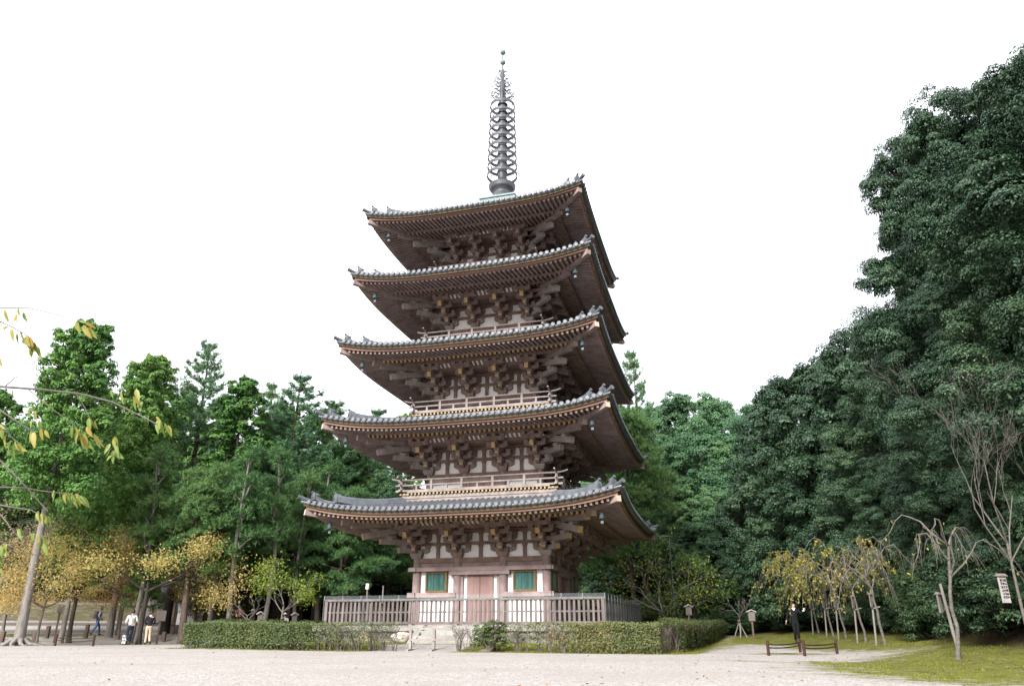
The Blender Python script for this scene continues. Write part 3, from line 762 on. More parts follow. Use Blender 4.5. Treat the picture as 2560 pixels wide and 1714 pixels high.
FH = 6.44; FZ = 2.04
fen = thing('wooden_fence', 'weathered wooden slat fence with clear acrylic sheet along the podium edge', 'fence')
rf = random.Random(8)
for k, rz in enumerate(ROT):
    mb = MB(); n = 62
    for j in range(1, n):
        x = -FH+2*FH*j/n+rf.uniform(-.012, .012)
        mb.box(x-.05, x+.05, -FH-.018, -FH+.018, PT+.15, FZ-.10+rf.uniform(-.01, .0))
    part('slats', mb, M['wood_fence'], fen, rz=rz)
    mb = MB()
    mb.box(-FH-.08, FH+.08, -FH-.06, -FH+.06, FZ-.10, FZ); mb.box(-FH, FH, -FH-.052, -FH+.052, PT+.04, PT+.15)
    mb.box(-FH, FH, -FH+.02, -FH+.06, PT+.52, PT+.58)
    part('rail', mb, M['wood_fence'], fen, rz=rz)
    for j in range(1):
        x = -FH+2*FH*j/8; mb = MB(); mb.box(x-.075, x+.075, -FH-.075+.005, -FH+.07, PT, FZ-.102); part('post', mb, M['wood_fence'], fen, rz=rz)
    for j in range(1, 6):
        x = -FH+2*FH*j/6; mb = MB(); mb.box(x-.05, x+.05, -FH+.061, -FH+.15, PT, FZ-.102); part('post', mb, M['wood_fence'], fen, rz=rz)
    mb = MB(); yy = -FH-.10; zt = FZ+.15
    mb.add([(-FH-.1, yy, PT+.02 if k else FZ-.06), (FH+.1, yy, PT+.02 if k else FZ-.06), (FH+.1, yy, zt), (-FH-.1, yy, zt)], [(0, 1, 2, 3)], 0)
    gl = part('acrylic_sheet', mb, M['acrylic'], fen, rz=rz)
    mb = MB()
    for j in range(15):
        x = -FH-.1+(2*FH+.2)*j/14; mb.box(x-.010, x+.010, yy-.012, yy-.002, PT+.02 if k else FZ-.06, zt)
    if k: mb.box(-FH-.1, FH+.1, yy-.012, yy-.002, zt-.012, zt+.006)
    part('sheet_frame', mb, M['acrylic_edge'], gl)

bar = thing('wooden_barrier', 'thin two-post wooden barrier with two rails closing the gap before the steps', 'barrier')
for x in (-.12, .82):
    mb = MB(); mb.box(x-.045, x+.045, -11.35, -11.26, 0, .74); mb.box(x-.05, x+.05, -11.62, -11.0, .0, .06); part('post', mb, M['wood_pale'], bar)
mb = MB(); mb.box(-.75, 1.55, -11.36, -11.25, .741, .80); part('rail', mb, M['wood_pale'], bar)
mb = MB(); mb.box(-.10, 1.35, -11.40, -11.352, .36, .42); part('rail', mb, M['wood_pale'], bar)

# ---------------------------------------------------------------- leaf meshes
def unit(v): return v/np.maximum(1e-9, np.linalg.norm(v, axis=-1, keepdims=True))
def rnd_dirs(n): return unit(RN.normal(size=(n, 3)))
def leaf_mesh(name, P, Nrm, size, aspect, m, axis=None, fold=.18):
    """one kite-shaped folded leaf per point; Nrm faces the light, axis = leaf direction"""
    n = len(P); Nrm = unit(Nrm)
    A = rnd_dirs(n) if axis is None else axis
    A = unit(A-Nrm*np.sum(A*Nrm, 1, keepdims=True)); B = np.cross(Nrm, A)
    size = np.broadcast_to(np.asarray(size, float), (n,))[:, None]; wd = size*aspect
    V = np.empty((n, 4, 3)); V[:, 0] = P-A*size*.5; V[:, 2] = P+A*size*.5
    V[:, 1] = P+B*wd*.5-A*size*.08+Nrm*wd*fold; V[:, 3] = P-B*wd*.5-A*size*.08+Nrm*wd*fold
    me = bpy.data.meshes.new(name); me.vertices.add(n*4); me.vertices.foreach_set('co', V.astype(np.float32).ravel())
    me.loops.add(n*4); me.loops.foreach_set('vertex_index', np.arange(n*4, dtype=np.int32)); me.polygons.add(n)
    me.polygons.foreach_set('loop_start', np.arange(n, dtype=np.int32)*4); me.update(); me.materials.append(m); return me
def lumps_to_leaves(lumps, per, sub, up=.35, lowcut=-.55):
    """lumps: (cx,cy,cz,rx,ry,rz); leaves sit on sub-lumps of each lump -> points, outward normals"""
    Ps, Ns = [], []
    for cx, cy, cz, rx, ry, rz in lumps:
        r = np.array([rx, ry, rz]); c = np.array([cx, cy, cz])
        u = rnd_dirs(sub); u = u[u[:, 2] > lowcut]; sc_ = c+u*r*RN.uniform(.55, .98, (len(u), 1)); sr = r*RN.uniform(.26, .46, (len(u), 1))
        k = max(1, int(per/len(u)))
        w = rnd_dirs(len(u)*k).reshape(len(u), k, 3); w[..., 2] = np.where(RN.random(w.shape[:2]) < .75, np.abs(w[..., 2]), w[..., 2])
        rad = 1-.5*RN.random((len(u), k, 1))**2
        p = sc_[:, None]+w*sr[:, None]*rad
        Ps.append(p.reshape(-1, 3)); o = unit(w+.6*u[:, None]); Ns.append(o.reshape(-1, 3))
    P = np.concatenate(Ps); N_ = np.concatenate(Ns)
    return P, unit(N_*.85+RN.normal(size=P.shape)*.32+np.array([0, 0, up]))

LF = {}
LF['oak'] = leafmat('dark_evergreen_leaves', [(.009, .026, .014), (.021, .052, .025), (.043, .090, .040), (.095, .145, .062)], .5, .36, .08)
LF['oak_mid'] = leafmat('mid_green_leaves', [(.032, .09, .048), (.062, .145, .066), (.10, .195, .078), (.16, .24, .085)], .55, .3, .2)
LF['sugi'] = leafmat('cedar_sprays', [(.030, .090, .024), (.072, .18, .042), (.14, .265, .06), (.22, .32, .08)], .6, .25, .25)
LF['pine'] = leafmat('pine_needles', [(.026, .070, .030), (.056, .130, .046), (.105, .195, .062), (.18, .25, .08)], .7, .15, .15)
LF['pine_blue'] = leafmat('pine_needles_bluish', [(.042, .11, .060), (.082, .18, .092), (.135, .24, .115), (.20, .29, .12)], .7, .15, .15)
LF['autumn'] = leafmat('autumn_cherry_leaves', [(.24, .28, .08), (.42, .38, .12), (.58, .45, .16), (.58, .37, .14), (.50, .25, .10)], .6, .3, .45)
LF['autumn_dull'] = leafmat('fading_cherry_leaves', [(.16, .15, .08), (.28, .23, .13), (.38, .28, .16), (.34, .22, .14)], .7, .2, .3)
LF['yellow'] = leafmat('yellow_green_leaves', [(.09, .17, .025), (.17, .25, .032), (.28, .32, .04), (.42, .31, .045)], .6, .3, .35)
LF['weep'] = leafmat('weeping_cherry_leaves', [(.09, .12, .03), (.17, .18, .04), (.32, .27, .05), (.44, .29, .05)], .6, .3, .3)
LF['maple'] = leafmat('green_maple_leaves', [(.03, .065, .018), (.055, .105, .024), (.085, .14, .03), (.12, .15, .035)], .6, .3, .3)
LF['hedge'] = leafmat('hedge_leaves', [(.030, .055, .018), (.058, .092, .024), (.105, .13, .034), (.20, .17, .055)], .5, .4, .2)
LF['hedge_y'] = leafmat('yellowing_hedge_leaves', [(.032, .058, .02), (.07, .10, .028), (.14, .145, .045), (.24, .185, .06)], .5, .4, .25)
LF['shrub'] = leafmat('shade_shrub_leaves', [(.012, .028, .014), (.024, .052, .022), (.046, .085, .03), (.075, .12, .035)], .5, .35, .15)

def bez(p0, p1, bend, n=6):
    p0, p1 = np.array(p0, float), np.array(p1, float); out = []
    for k in range(n+1):
        t = k/n; out.append(tuple(p0*(1-t)+p1*t+np.array(bend)*math.sin(math.pi*t)))
    return out
def trunk_to(mb, base, top, r0, r1, lean=(0, 0, 0), n=9, sides=9, flare=1.35):
    pts = bez(base, top, lean, n); rad = [r0+(r1-r0)*(k/n) for k in range(n+1)]; rad[0] *= flare
    pts = [pts[0]]+[tuple(np.array(pts[0])*.94+np.array(pts[1])*.06)]+pts[1:]; rad = [rad[0], r0*1.12]+rad[1:]
    pts[0] = (pts[0][0], pts[0][1], pts[0][2]-.25)
    mb.tube(pts, rad, sides); return pts

# ---- tree kinds: each returns (trunk mesh, crown mesh, extra) in local space
def kind_broadleaf(seed, H, rad, crown0, nl, per, leaf, lm, bark, lump=(1.0, 1.7), sub=16, aspect=.55, shape=1.0):
    r = random.Random(seed); mb = MB(); lumps = []
    for k in range(nl):
        t = (k+.5)/nl; z = crown0+(H-crown0)*t
        prof = math.sin(math.pi*min(1, (.16+.84*t)))**.55*shape if t < .97 else .3
        a = k*2.399+r.uniform(-.5, .5); q = rad*prof*r.uniform(.45, 1.0)
        lr = r.uniform(*lump)*(1-.25*t)
        lumps.append((q*math.cos(a), q*math.sin(a), z-lr*.5, lr*1.15, lr*1.15, lr*.85))
    top = (r.uniform(-.4, .4), r.uniform(-.4, .4), H-1.2)
    trunk_to(mb, (0, 0, 0), top, max(.16, H*.018), .05, (r.uniform(-.4, .4), r.uniform(-.4, .4), 0))
    for l in lumps[::2]:
        z = max(crown0*.5, l[2]-1.6); mb.tube(bez((0, 0, z), (l[0], l[1], l[2]), (0, 0, -.2), 4), [.09, .08, .06, .045, .03], 5)
    P, Nn = lumps_to_leaves(lumps, per, sub)
    return mb.mesh('trunk', [M[bark]]), leaf_mesh('crown', P, Nn, RN.uniform(.75, 1.25, len(P))*leaf, aspect, LF[lm])
def kind_sugi(seed, H, rad, crown0, per, leaf, lm='sugi', twin=False, bark='bark', tip=.25, nl=46, lump=.95):
    r = random.Random(seed); mb = MB(); lumps = []
    for tw in ((0, 0, 1.0), (rad*.55, .2, .96)) if twin else ((0, 0, 1.0),):
        for k in range(nl):
            t = (k+.5)/nl; z = crown0+(H*tw[2]-crown0)*t
            pr = rad*(tip+(1-tip)*(1-t)**.62)*(.6 if twin else .72)*min(1, .55+t*3)
            a = k*2.399; q = pr*r.uniform(.55, 1.05); lr = lump*(.55+.6*(1-t))*r.uniform(.75, 1.15)
            lumps.append((tw[0]+q*math.cos(a), tw[1]+q*math.sin(a), z-lr*.3, lr, lr, lr*1.0))
        lumps.append((tw[0], tw[1], H*tw[2]-.5, .35, .35, .75))
    trunk_to(mb, (0, 0, 0), (0, 0, H-1), H*.0165*(.72 if seed > 1 else .86), .04, (r.uniform(-.2, .2), 0, 0))
    for l in lumps[::2]: mb.tube([(0, 0, l[2]-.3), (l[0], l[1], l[2])], [.05, .02], 4)
    P, Nn = lumps_to_leaves(lumps, per, 16, .2, -.8)
    ax = unit(np.stack([P[:, 0]*.4, P[:, 1]*.4, np.full(len(P), .9)], 1)+RN.normal(size=P.shape)*.35)
    return mb.mesh('trunk', [M[bark]]), leaf_mesh('crown', P, Nn, RN.uniform(.7, 1.3, len(P))*leaf, .42, LF[lm], ax)
def needles(C, D, per, L, wd):
    """tufts of needles: C centres, D main direction"""
    n = len(C); c = np.repeat(C, per, 0); d = unit(np.repeat(D, per, 0)+RN.normal(size=(n*per, 3))*.55)
    s = RN.uniform(.7, 1.2, n*per)*L
    return c+d*s[:, None]*.5, unit(RN.normal(size=c.shape)), s, d
def kind_pine(seed, H, rad, z0, nwhorl, tuft, L=.30, lm='pine_blue', bark='bark_dark', dense=1.0, droop=0.0, sparse_top=True, wd=.16, pad=False):
    """open pine: whorls of boughs, upturned at the top, spreading pads lower down"""
    r = random.Random(seed); mb = MB(); Cs, Ds = [], []
    trunk_to(mb, (0, 0, 0), (r.uniform(-.3, .3), 0, H-.3), H*.0145, .03, (r.uniform(-.35, .35), r.uniform(-.2, .2), 0))
    for k in range(nwhorl):
        t = k/(nwhorl-1); z = z0+(H-.4-z0)*t**.9
        Lb = rad*(1-t)**.85*r.uniform(.7, 1.15)+.35; nb = r.choice((4, 5, 5, 6)); a0 = r.uniform(0, 6.28)
        for j in range(nb):
            a = a0+2*math.pi*j/nb+r.uniform(-.25, .25); rise = (-.02+.62*t)*Lb-droop*(1-t)*Lb; ll = Lb*r.uniform(.7, 1.1)
            tip = np.array([math.cos(a)*ll, math.sin(a)*ll, z+rise*r.uniform(.7, 1.2)]); b0 = np.array([0, 0, z])
            pts = bez(b0, tip, (0, 0, -.12*ll), 4); mb.tube(pts, [.05*(1.2-t), .04*(1.2-t), .03, .022, .012], 4)
            out = np.array([math.cos(a), math.sin(a), 0]); side = np.array([-math.sin(a), math.cos(a), 0]); ns = max(3, int(3.2+3.6*ll))
            for s_ in range(ns+1):                               # upturned side shoots, each a narrow brush of needles
                q = 1.0 if s_ == ns else r.uniform(.22, 1.0); sg = 0 if s_ == ns else (1 if s_ % 2 else -1)
                p = b0*(1-q)+tip*q+np.array([0, 0, -.12*ll])*math.sin(math.pi*q)
                d_ = unit(out*r.uniform(.5, .9)+side*sg*r.uniform(.4, 1.0)+np.array([0, 0, r.uniform(.15, .55)+.5*t])); l_ = r.uniform(.45, .85)*(1.25-.55*t)*(1.25-.5*q)
                m = max(3, int(tuft*.2*l_)); w_ = RN.random((m, 1))**.8
                Cs.append(p+d_*l_*w_+np.array([0, 0, .25*l_])*w_**2+RN.normal(size=(m, 3))*.05); Ds.append(unit(d_+np.array([0, 0, .45])+RN.normal(size=(m, 3))*.2))
    m = 30; Cs.append(np.stack([RN.normal(size=m)*.1, RN.normal(size=m)*.1, H-RN.random(m)*1.2], 1)); Ds.append(np.tile([0, 0, 1.], (m, 1)))
    C = np.concatenate(Cs); D = np.concatenate(Ds)
    P, Nn, s, ax = needles(C, D, 12, L, wd)
    return mb.mesh('trunk', [M[bark]]), leaf_mesh('crown', P, Nn, s, wd, LF[lm], ax, 0)
def kind_pads(seed, H, z0, rad, npads, lm='pine', bark='bark_brown', tuft=200, L=.26, pr=(1.1, 1.9), lean=0.0, r0=None):
    """old pine with flat cloud-like boughs"""
    r = random.Random(seed); mb = MB(); Cs, Ds = [], []
    trunk_to(mb, (0, 0, 0), (lean, r.uniform(-.3, .3), H-.6), r0 or H*.02, .05, (r.uniform(-.4, .4), .2, 0))
    for k in range(npads):
        t = (k+.5)/npads; z = z0+(H-z0)*t; a = k*2.399+r.uniform(-.4, .4); q = rad*(1-.72*t)*r.uniform(.45, 1.0)
        p = pr[0]+(pr[1]-pr[0])*r.random()*(1-.5*t)
        c = np.array([lean*z/H+q*math.cos(a), q*math.sin(a), z])
        mb.tube(bez((lean*max(0, z-.9)/H, 0, z-.7), tuple(c), (0, 0, .1), 4), [.08, .065, .05, .035, .02], 5)
        m = int(tuft*p*p)
        th = RN.random(m)*2*math.pi; rr_ = np.sqrt(RN.random(m)); lob = 1+.18*np.sin(th*3+k)+.12*np.sin(th*5+2*k)
        rr_ = rr_*(1+.25*RN.normal(size=m)*(rr_ > .6)); x = rr_*np.cos(th)*p*lob; y = rr_*np.sin(th)*p*lob; zz = .42*p*(1-rr_**2)*.6+RN.normal(size=m)*.16-.12*rr_+.22*np.sin(x*2.3+k)*np.cos(y*2.1+k)
        Cs.append(c+np.stack([x, y, zz], 1)); Ds.append(unit(np.stack([np.cos(th)*rr_*.9, np.sin(th)*rr_*.9, np.full(m, .8)], 1)+RN.normal(size=(m, 3))*.2))
    C = np.concatenate(Cs); D = np.concatenate(Ds)
    P, Nn, s, ax = needles(C, D, 11, L, .15)
    return mb.mesh('trunk', [M[bark]]), leaf_mesh('crown', P, Nn, s, .10, LF[lm], ax, 0)
def grow(r, mb, p, d, L, rad, depth, tips, spread=.55, up=.15, droop=0.0, nseg=4, sides=6, shrink=.68, kids=(2, 3), minr=.006):
    """recursive limbs; collects points along the thin twigs"""
    pts = [p]; d = Vector(d).normalized()
    for k in range(nseg):
        d = (d+Vector((r.gauss(0, .10), r.gauss(0, .10), r.gauss(0, .07)+up*.12-droop*(.10+.06*k)))).normalized()
        p = p+d*(L/nseg); pts.append(p.copy())
    rads = [max(minr, rad*(1-.45*k/nseg)) for k in range(nseg+1)]
    mb.tube(pts, rads, max(3, sides), cap=depth == 0)
    if depth <= 1: tips += [(q.copy(), d.copy()) for q in pts[1:]]
    if depth == 0: return
    for k in range(r.randint(*kids)):
        a = r.uniform(0, 6.28); o = d.orthogonal(); o = (Matrix.Rotation(a, 3, d) @ o).normalized()
        nd = (d+o*spread*r.uniform(.6, 1.4)).normalized(); j = r.choice((nseg, nseg, nseg-1, nseg-2))
        grow(r, mb, pts[j].copy(), nd, L*shrink*r.uniform(.75, 1.15), rads[j]*.68, depth-1, tips, spread, up, droop, nseg, sides-1, shrink, kids, minr)
def kind_deciduous(seed, H, trunkh, depth, lm, leaf, nleaf, spread=.65, up=.1, droop=0.0, bark='bark_pale', r0=.12, leafspread=.35, lean=(0, 0), flat=1.0, kids=(2, 3), L=None, minr=.006, first=4, aspect=.5, hang=.6, nfirst_spread=1.0):
    r = random.Random(seed); mb = MB(); tips = []
    base = Vector((0, 0, -.1)); top = Vector((lean[0], lean[1], trunkh))
    pts = bez(base, top, (r.uniform(-.1, .1), r.uniform(-.1, .1), 0), 6); mb.tube(pts, [r0*1.4]+[r0*(1-.3*k/6) for k in range(1, 7)], 8)
    L = L or (H-trunkh)*.42
    for k in range(first):
        a = 2*math.pi*k/first+r.uniform(-.4, .4); e = nfirst_spread
        grow(r, mb, top.copy() if k % 2 else Vector(pts[5]), Vector((math.cos(a)*e, math.sin(a)*e, r.uniform(.5, .9)*flat)), L*r.uniform(.85, 1.15), r0*.55, depth, tips, spread, up, droop, kids=kids, minr=minr)
    cm = None
    if nleaf:
        T = np.array([t[0] for t in tips]); DD = np.array([t[1] for t in tips]); idx = RN.integers(0, len(T), nleaf)
        P = T[idx]+RN.normal(size=(nleaf, 3))*np.array([leafspread, leafspread, leafspread*.6]); P[:, 2] -= .05
        Nn = unit(RN.normal(size=P.shape)*.7+np.array([0, 0, .8])); ax = unit(DD[idx]*.4+RN.normal(size=P.shape)*.5+np.array([0, 0, -hang]))
        cm = leaf_mesh('crown', P, Nn, RN.uniform(.7, 1.3, nleaf)*leaf, aspect, LF[lm], ax)
    return mb.mesh('trunk', [M[bark]]), cm
def plant(kind, name, label, cat, x, y, rz=None, s=1.0, group=None, zoff=0.0):
    o = thing(name, label, cat, (x, y, tz(x, y)+zoff), R.uniform(0, 6.28) if rz is None else rz, group, s)
    part('trunk', kind[0], None, o)
    if kind[1] is not None: part('crown', kind[1], None, o)
    return o

# ---------------------------------------------------------------- hedges
def hedge(name, label, cat, p0, p1, h, th, dens, lm, twig, seed, group=None, leaf=.065):
    """clipped hedge from p0 to p1; dens(t) = leaf cover along it (0..1)"""
    r = random.Random(seed); p0 = np.array(p0); p1 = np.array(p1); Lh = np.hypot(*(p1-p0)); dx = (p1-p0)/Lh; nx = np.array([-dx[1], dx[0]])
    o = thing(name, label, cat, (p0[0], p0[1], 0), 0, group)
    mb = MB(); n = int(Lh*13)
    for k in range(n):
        t = r.random(); b = dx*t*Lh+nx*r.uniform(-.3, .3)*th; x0, y0 = b; z0 = tz(p0[0]+x0, p0[1]+y0)
        for q in range(r.randint(2, 4)):
            hh = h*r.uniform(.75, .98); e = np.array([x0+r.uniform(-.35, .35), y0+r.uniform(-.3, .3), z0+hh])
            mid = np.array([x0+r.uniform(-.12, .12), y0+r.uniform(-.1, .1), z0+hh*.45])
            mb.tube([(x0, y0, z0-.05), tuple(mid), tuple(e)], [.015, .010, .004], 4)
            for w in range(6):
                s_ = mid*(1-(w+1)/7)+e*((w+1)/7); mb.tube([tuple(s_), tuple(s_+np.array([r.uniform(-.22, .22), r.uniform(-.22, .22), r.uniform(.02, .2)]))], [.006, .003], 3, cap=False)
    part('stems', mb, M[twig], o)
    N0 = int(Lh*h*th*5200); t = RN.random(N0); dn = np.array([dens(v) for v in np.linspace(0, 1, 201)])[(t*200).astype(int)]
    v = RN.random(N0); u = RN.uniform(-.5, .5, N0)
    cl = np.array([mnoise.noise(Vector((a*Lh*1.3, b*2.2, seed))) for a, b in zip(t, v)])*.5+.5
    # hug the faces: front, back and top
    face = RN.random(N0); u = np.where(face < .42, -.5+np.abs(RN.normal(size=N0))*.10, np.where(face < .55, .5-np.abs(RN.normal(size=N0))*.1, u)); v = np.where(face > .70, 1-np.abs(RN.normal(size=N0))*.07, v)
    keep = (RN.random(N0) < dn*np.clip(.35+1.2*cl, 0, 1)) & ((v > .16+.12*RN.random(N0)) | (RN.random(N0) < .35*dn))
    t, u, v = t[keep], u[keep], v[keep]
    bul = 1+.12*np.sin(t*Lh*2.1+seed)+.08*np.sin(t*Lh*5.3)
    xy = dx[None]*(t*Lh)[:, None]+nx[None]*(u*th*bul)[:, None]; zb = terrain(p0[0]+xy[:, 0], p0[1]+xy[:, 1])
    zt = h*(1+.03*np.sin(t*Lh*3+seed)+.03*RN.normal(size=len(t))*(v > .9))
    P = np.stack([xy[:, 0], xy[:, 1], zb+.02+v*zt], 1)+RN.normal(size=(len(t), 3))*.02
    out = nx[None]*u[:, None]*2
    Nn = unit(np.stack([out[:, 0]*.9, out[:, 1]*.9, .35+v*.6], 1)+RN.normal(size=P.shape)*.5)
    part('foliage', leaf_mesh('foliage', P, Nn, RN.uniform(.7, 1.3, len(P))*leaf, .6, LF[lm]), None, o)
    return o
def lerp(t): return (HL[0]+(HR[0]-HL[0])*t, HL[1]+(HR[1]-HL[1])*t)
def d_left(t): return 1.0 if t < .45 else max(.16, .8-(t-.45)*2.2)
def d_right(t): return .14 if t < .34 else min(.95, .14+(t-.34)*3.4)
M['twig'] = mat('grey_twigs', (.17, .14, .125), (.10, .08, .07), 6, .9, .1)
hedge('hedge', 'long clipped hedge left of the steps, leafy at one end and bare at the other', 'hedge', lerp(0), lerp(.50), .95, 1.0, d_left, 'hedge', 'twig', 3)
hedge('hedge', 'clipped hedge right of the steps, twiggy at first then thick with yellowing leaves', 'hedge', lerp(.725), lerp(1), .92, 1.0, d_right, 'hedge_y', 'twig', 9)
hedge('bush', 'nearly bare twiggy bush between the wooden barrier and the round dark green bush', 'bush', lerp(.617), lerp(.648), .9, .6, lambda t: .05, 'hedge', 'twig', 14)
hedge('hedge', 'side hedge running back from the right end of the front hedge', 'hedge', (HR[0]+.1, HR[1]+1.1), (10.6, 12.5), .92, 1.0, lambda t: .75, 'hedge_y', 'twig', 21)
hedge('hedge', 'side hedge running back from the left end of the front hedge', 'hedge', (HL[0]+.2, HL[1]+1.1), (-11.0, 9.5), .98, 1.0, lambda t: .8, 'hedge', 'twig', 22)

# ================================================================ TREES
B_NEAR = [kind_broadleaf(100+k, 17, 4.5, 1.5, 36, 7800, .105, 'oak', 'bark_dark', (1.1, 1.9), 30) for k in range(3)]
B_FAR = [kind_broadleaf(120+k, 15, 5.0, 2.0, 32, 3600, .165, 'oak', 'bark_dark', (1.3, 2.1), 20) for k in range(2)]
B_MID = [kind_broadleaf(140+k, 15, 5.2, 2.0, 34, 3600, .165, 'oak_mid', 'bark_dark', (1.3, 2.0), 20) for k in range(2)]
LAB_R = 'dark evergreen broadleaf tree in the unbroken forest on the right slope'
GRP_R = 'forest trees on the right slope'
rt_ = random.Random(21)
def by_top(kind, H, name, label, cat, px, py, D, group=None, sx=1.0):
    """stand a tree so that its top reaches the height seen at a pixel of the photo"""
    p = at(px, py, D); g = tz(p[0], p[1]); s = (p[2]-g)/H*.97
    return plant(kind, name, label, cat, p[0], p[1], None, (s*sx, s*sx, s), group)
# right: the near giants, then the shoulder, then the rounded crowns behind
for n, (px, py, D, sx, nm) in enumerate([
        (2590, 95, 27, .95, 0), (2450, 225, 33, .78, 1), (2320, 250, 35, .70, 2), (2235, 330, 37, .56, 1), (2262, 520, 37, .60, 2), (2660, 60, 23, 1.0, 1), (2560, 330, 25, .9, 0), (2700, 300, 30, 1.0, 0)]):
    by_top(B_NEAR[nm], 17, 'broadleaf_tree', ['tall evergreen tree reaching the top right corner above the other crowns', 'dark evergreen tree just left of the tallest one at the right edge', 'evergreen tree with sky gaps bulging out over the gravel on the right', 'lower evergreen tree at the outer left bulge of the tall right-hand trees'][n] if n < 4 else LAB_R, 'tree', px, py, D, None if n < 4 else GRP_R, sx)
for px, py, D, sx in [(2400, 620, 29, .9), (2300, 700, 33, .9), (2470, 800, 26, .9), (2265, 800, 38, .75), (2380, 950, 30, .85), (2560, 900, 24, .8), (2290, 1010, 36, .9), (2160, 900, 42, .9), (2200, 1120, 40, .9), (2450, 1150, 28, .9), (2545, 1200, 24.5, .9), (2330, 1230, 33, 1.0)]:
    by_top(B_NEAR[rt_.randint(0, 2)], 17, 'broadleaf_tree', LAB_R, 'tree', px, py, D, GRP_R, sx)
for px, py, D, sx in [(2190, 765, 48, .85), (2090, 850, 52, .85), (2000, 900, 55, .9), (2060, 960, 48, .85), (1935, 960, 58, .8), (2140, 1000, 46, .9), (1985, 1080, 52, .9), (1925, 1130, 56, .9), (2080, 1150, 47, .95), (1990, 1230, 53, 1.0), (2150, 1240, 44, 1.0), (1900, 1270, 60, 1.0), (2060, 1330, 50, 1.1), (1840, 1220, 66, 1.0), (1860, 1330, 64, 1.1)]:
    by_top(B_FAR[rt_.randint(0, 1)], 15, 'broadleaf_tree', LAB_R, 'tree', px, py, D, GRP_R, sx)
LAB_B = 'rounded mid green broadleaf tree on the wooded rise behind the pagoda'; GRP_B = 'rounded trees on the rise right behind the pagoda'
for n, (px, py, D, sx) in enumerate([(1690, 968, 78, .8), (1790, 985, 77, .75), (1610, 995, 80, .8), (1870, 1005, 72, .75), (1560, 1040, 78, .8), (1740, 1060, 73, .8), (1650, 1090, 74, .85), (1830, 1100, 70, .8), (1590, 1150, 73, .85), (1700, 1180, 70, .9), (1790, 1200, 68, .9), (1540, 1200, 74, .9), (1640, 1270, 69, 1.0), (1740, 1300, 67, 1.0), (1480, 1180, 76, .9), (1440, 1270, 74, 1.0), (1560, 1330, 70, 1.1), (1680, 1370, 66, 1.1), (1800, 1390, 66, 1.1)]):
    by_top(B_MID[rt_.randint(0, 1)] if py < 1240 else B_FAR[rt_.randint(0, 1)], 15, 'broadleaf_tree', LAB_B, 'tree', px, py, D, GRP_B, sx)
# dense dark undergrowth on the bank and along the foot of the wood
bk = kind_broadleaf(155, 1.08, .50, .30, 11, 420, .06, 'hedge', 'twig', (.24, .36), 12)
plant(bk, 'bush', 'single round dark green bush in front of the podium beside the steps', 'bush', *lerp(.688), .4, (1.25, 1.1, .95))
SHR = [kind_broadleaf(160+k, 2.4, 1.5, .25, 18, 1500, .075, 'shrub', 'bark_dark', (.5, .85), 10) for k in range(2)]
LAB_S = 'dark leafy shrub in the undergrowth at the foot of the right-hand forest'; GRP_S = 'undergrowth shrubs along the foot of the right slope'
for k in range(70):
    y = -22+k*.5+rt_.uniform(-.5, .5); x = 19.0+rt_.uniform(0, 2.6)+.06*abs(y+8)+(.5 if y < -15 else 0)
    plant(SHR[k % 2], 'shrub', LAB_S, 'shrub', x, y, None, rt_.uniform(.6, 1.25), GRP_S)
LAB_D = 'low clipped dark green azalea mound at the edge of the shady wood'; GRP_D = 'dark clipped mounds before the wood'
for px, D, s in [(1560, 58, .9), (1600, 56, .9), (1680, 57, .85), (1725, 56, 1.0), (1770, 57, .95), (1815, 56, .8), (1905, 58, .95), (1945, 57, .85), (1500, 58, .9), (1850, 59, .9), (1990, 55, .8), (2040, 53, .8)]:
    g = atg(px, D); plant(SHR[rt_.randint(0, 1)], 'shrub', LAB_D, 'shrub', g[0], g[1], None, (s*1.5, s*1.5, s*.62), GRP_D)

# left: cedars and pines
S1 = kind_sugi(1, 18, 3.4, 7.6, 1050, .20, tip=.34, nl=64, lump=1.1, bark='bark')
S2 = kind_sugi(2, 19, 3.8, 7.6, 950, .19, twin=True, nl=52, lump=1.05, tip=.32)
S3 = kind_sugi(3, 18, 3.3, 4.0, 950, .20, nl=60, lump=1.05, tip=.16)
P1 = kind_pine(5, 21, 4.3, 5.0, 17, 60, .28, 'pine_blue', 'bark_dark', wd=.12)
P2 = kind_pine(6, 20, 3.8, 4.2, 17, 60, .28, 'pine_blue', 'bark_brown', wd=.12)
D1 = kind_pads(7, 12.5, 5.0, 3.6, 30, 'pine', 'bark_brown', 190, .36, (.8, 1.6), r0=.27)
D2 = kind_pads(8, 15.0, 4.2, 4.2, 40, 'pine', 'bark_brown', 170, .36, (.8, 1.7), r0=.22)
gA = atg(54, 46)
A = plant(S1, 'cedar_tree', 'large cedar on a thick grey flared trunk at the left edge of the gravel', 'tree', gA[0], gA[1], 0.6, ((at(164, 830, 48)[2]-gA[2])/18,)*3)
mbr = MB()
for k in range(9):
    a = k*.7+.2; L_ = R.uniform(.8, 1.5); mbr.tube([(.3*math.cos(a), .3*math.sin(a), .28), (.6*math.cos(a), .6*math.sin(a), .10), (L_*math.cos(a+.2), L_*math.sin(a+.2), -.04)], [.16, .10, .03], 6)
part('roots', mbr, M['bark'], A)
by_top(S2, 19, 'cedar_tree', 'bright green cedar with twin pointed tops between the thin dark trunk and the open-topped pine', 'tree', 402, 880, 55, None)
by_top(P1, 21, 'pine_tree', 'tall pine with an open upturned top, highest of the left-hand conifers beside the twin cedar', 'tree', 526, 845, 57, None, 1.1)
by_top(S3, 18, 'cedar_tree', 'narrow cedar just right of the tall open-topped pine', 'tree', 618, 930, 56, None, 1.3)
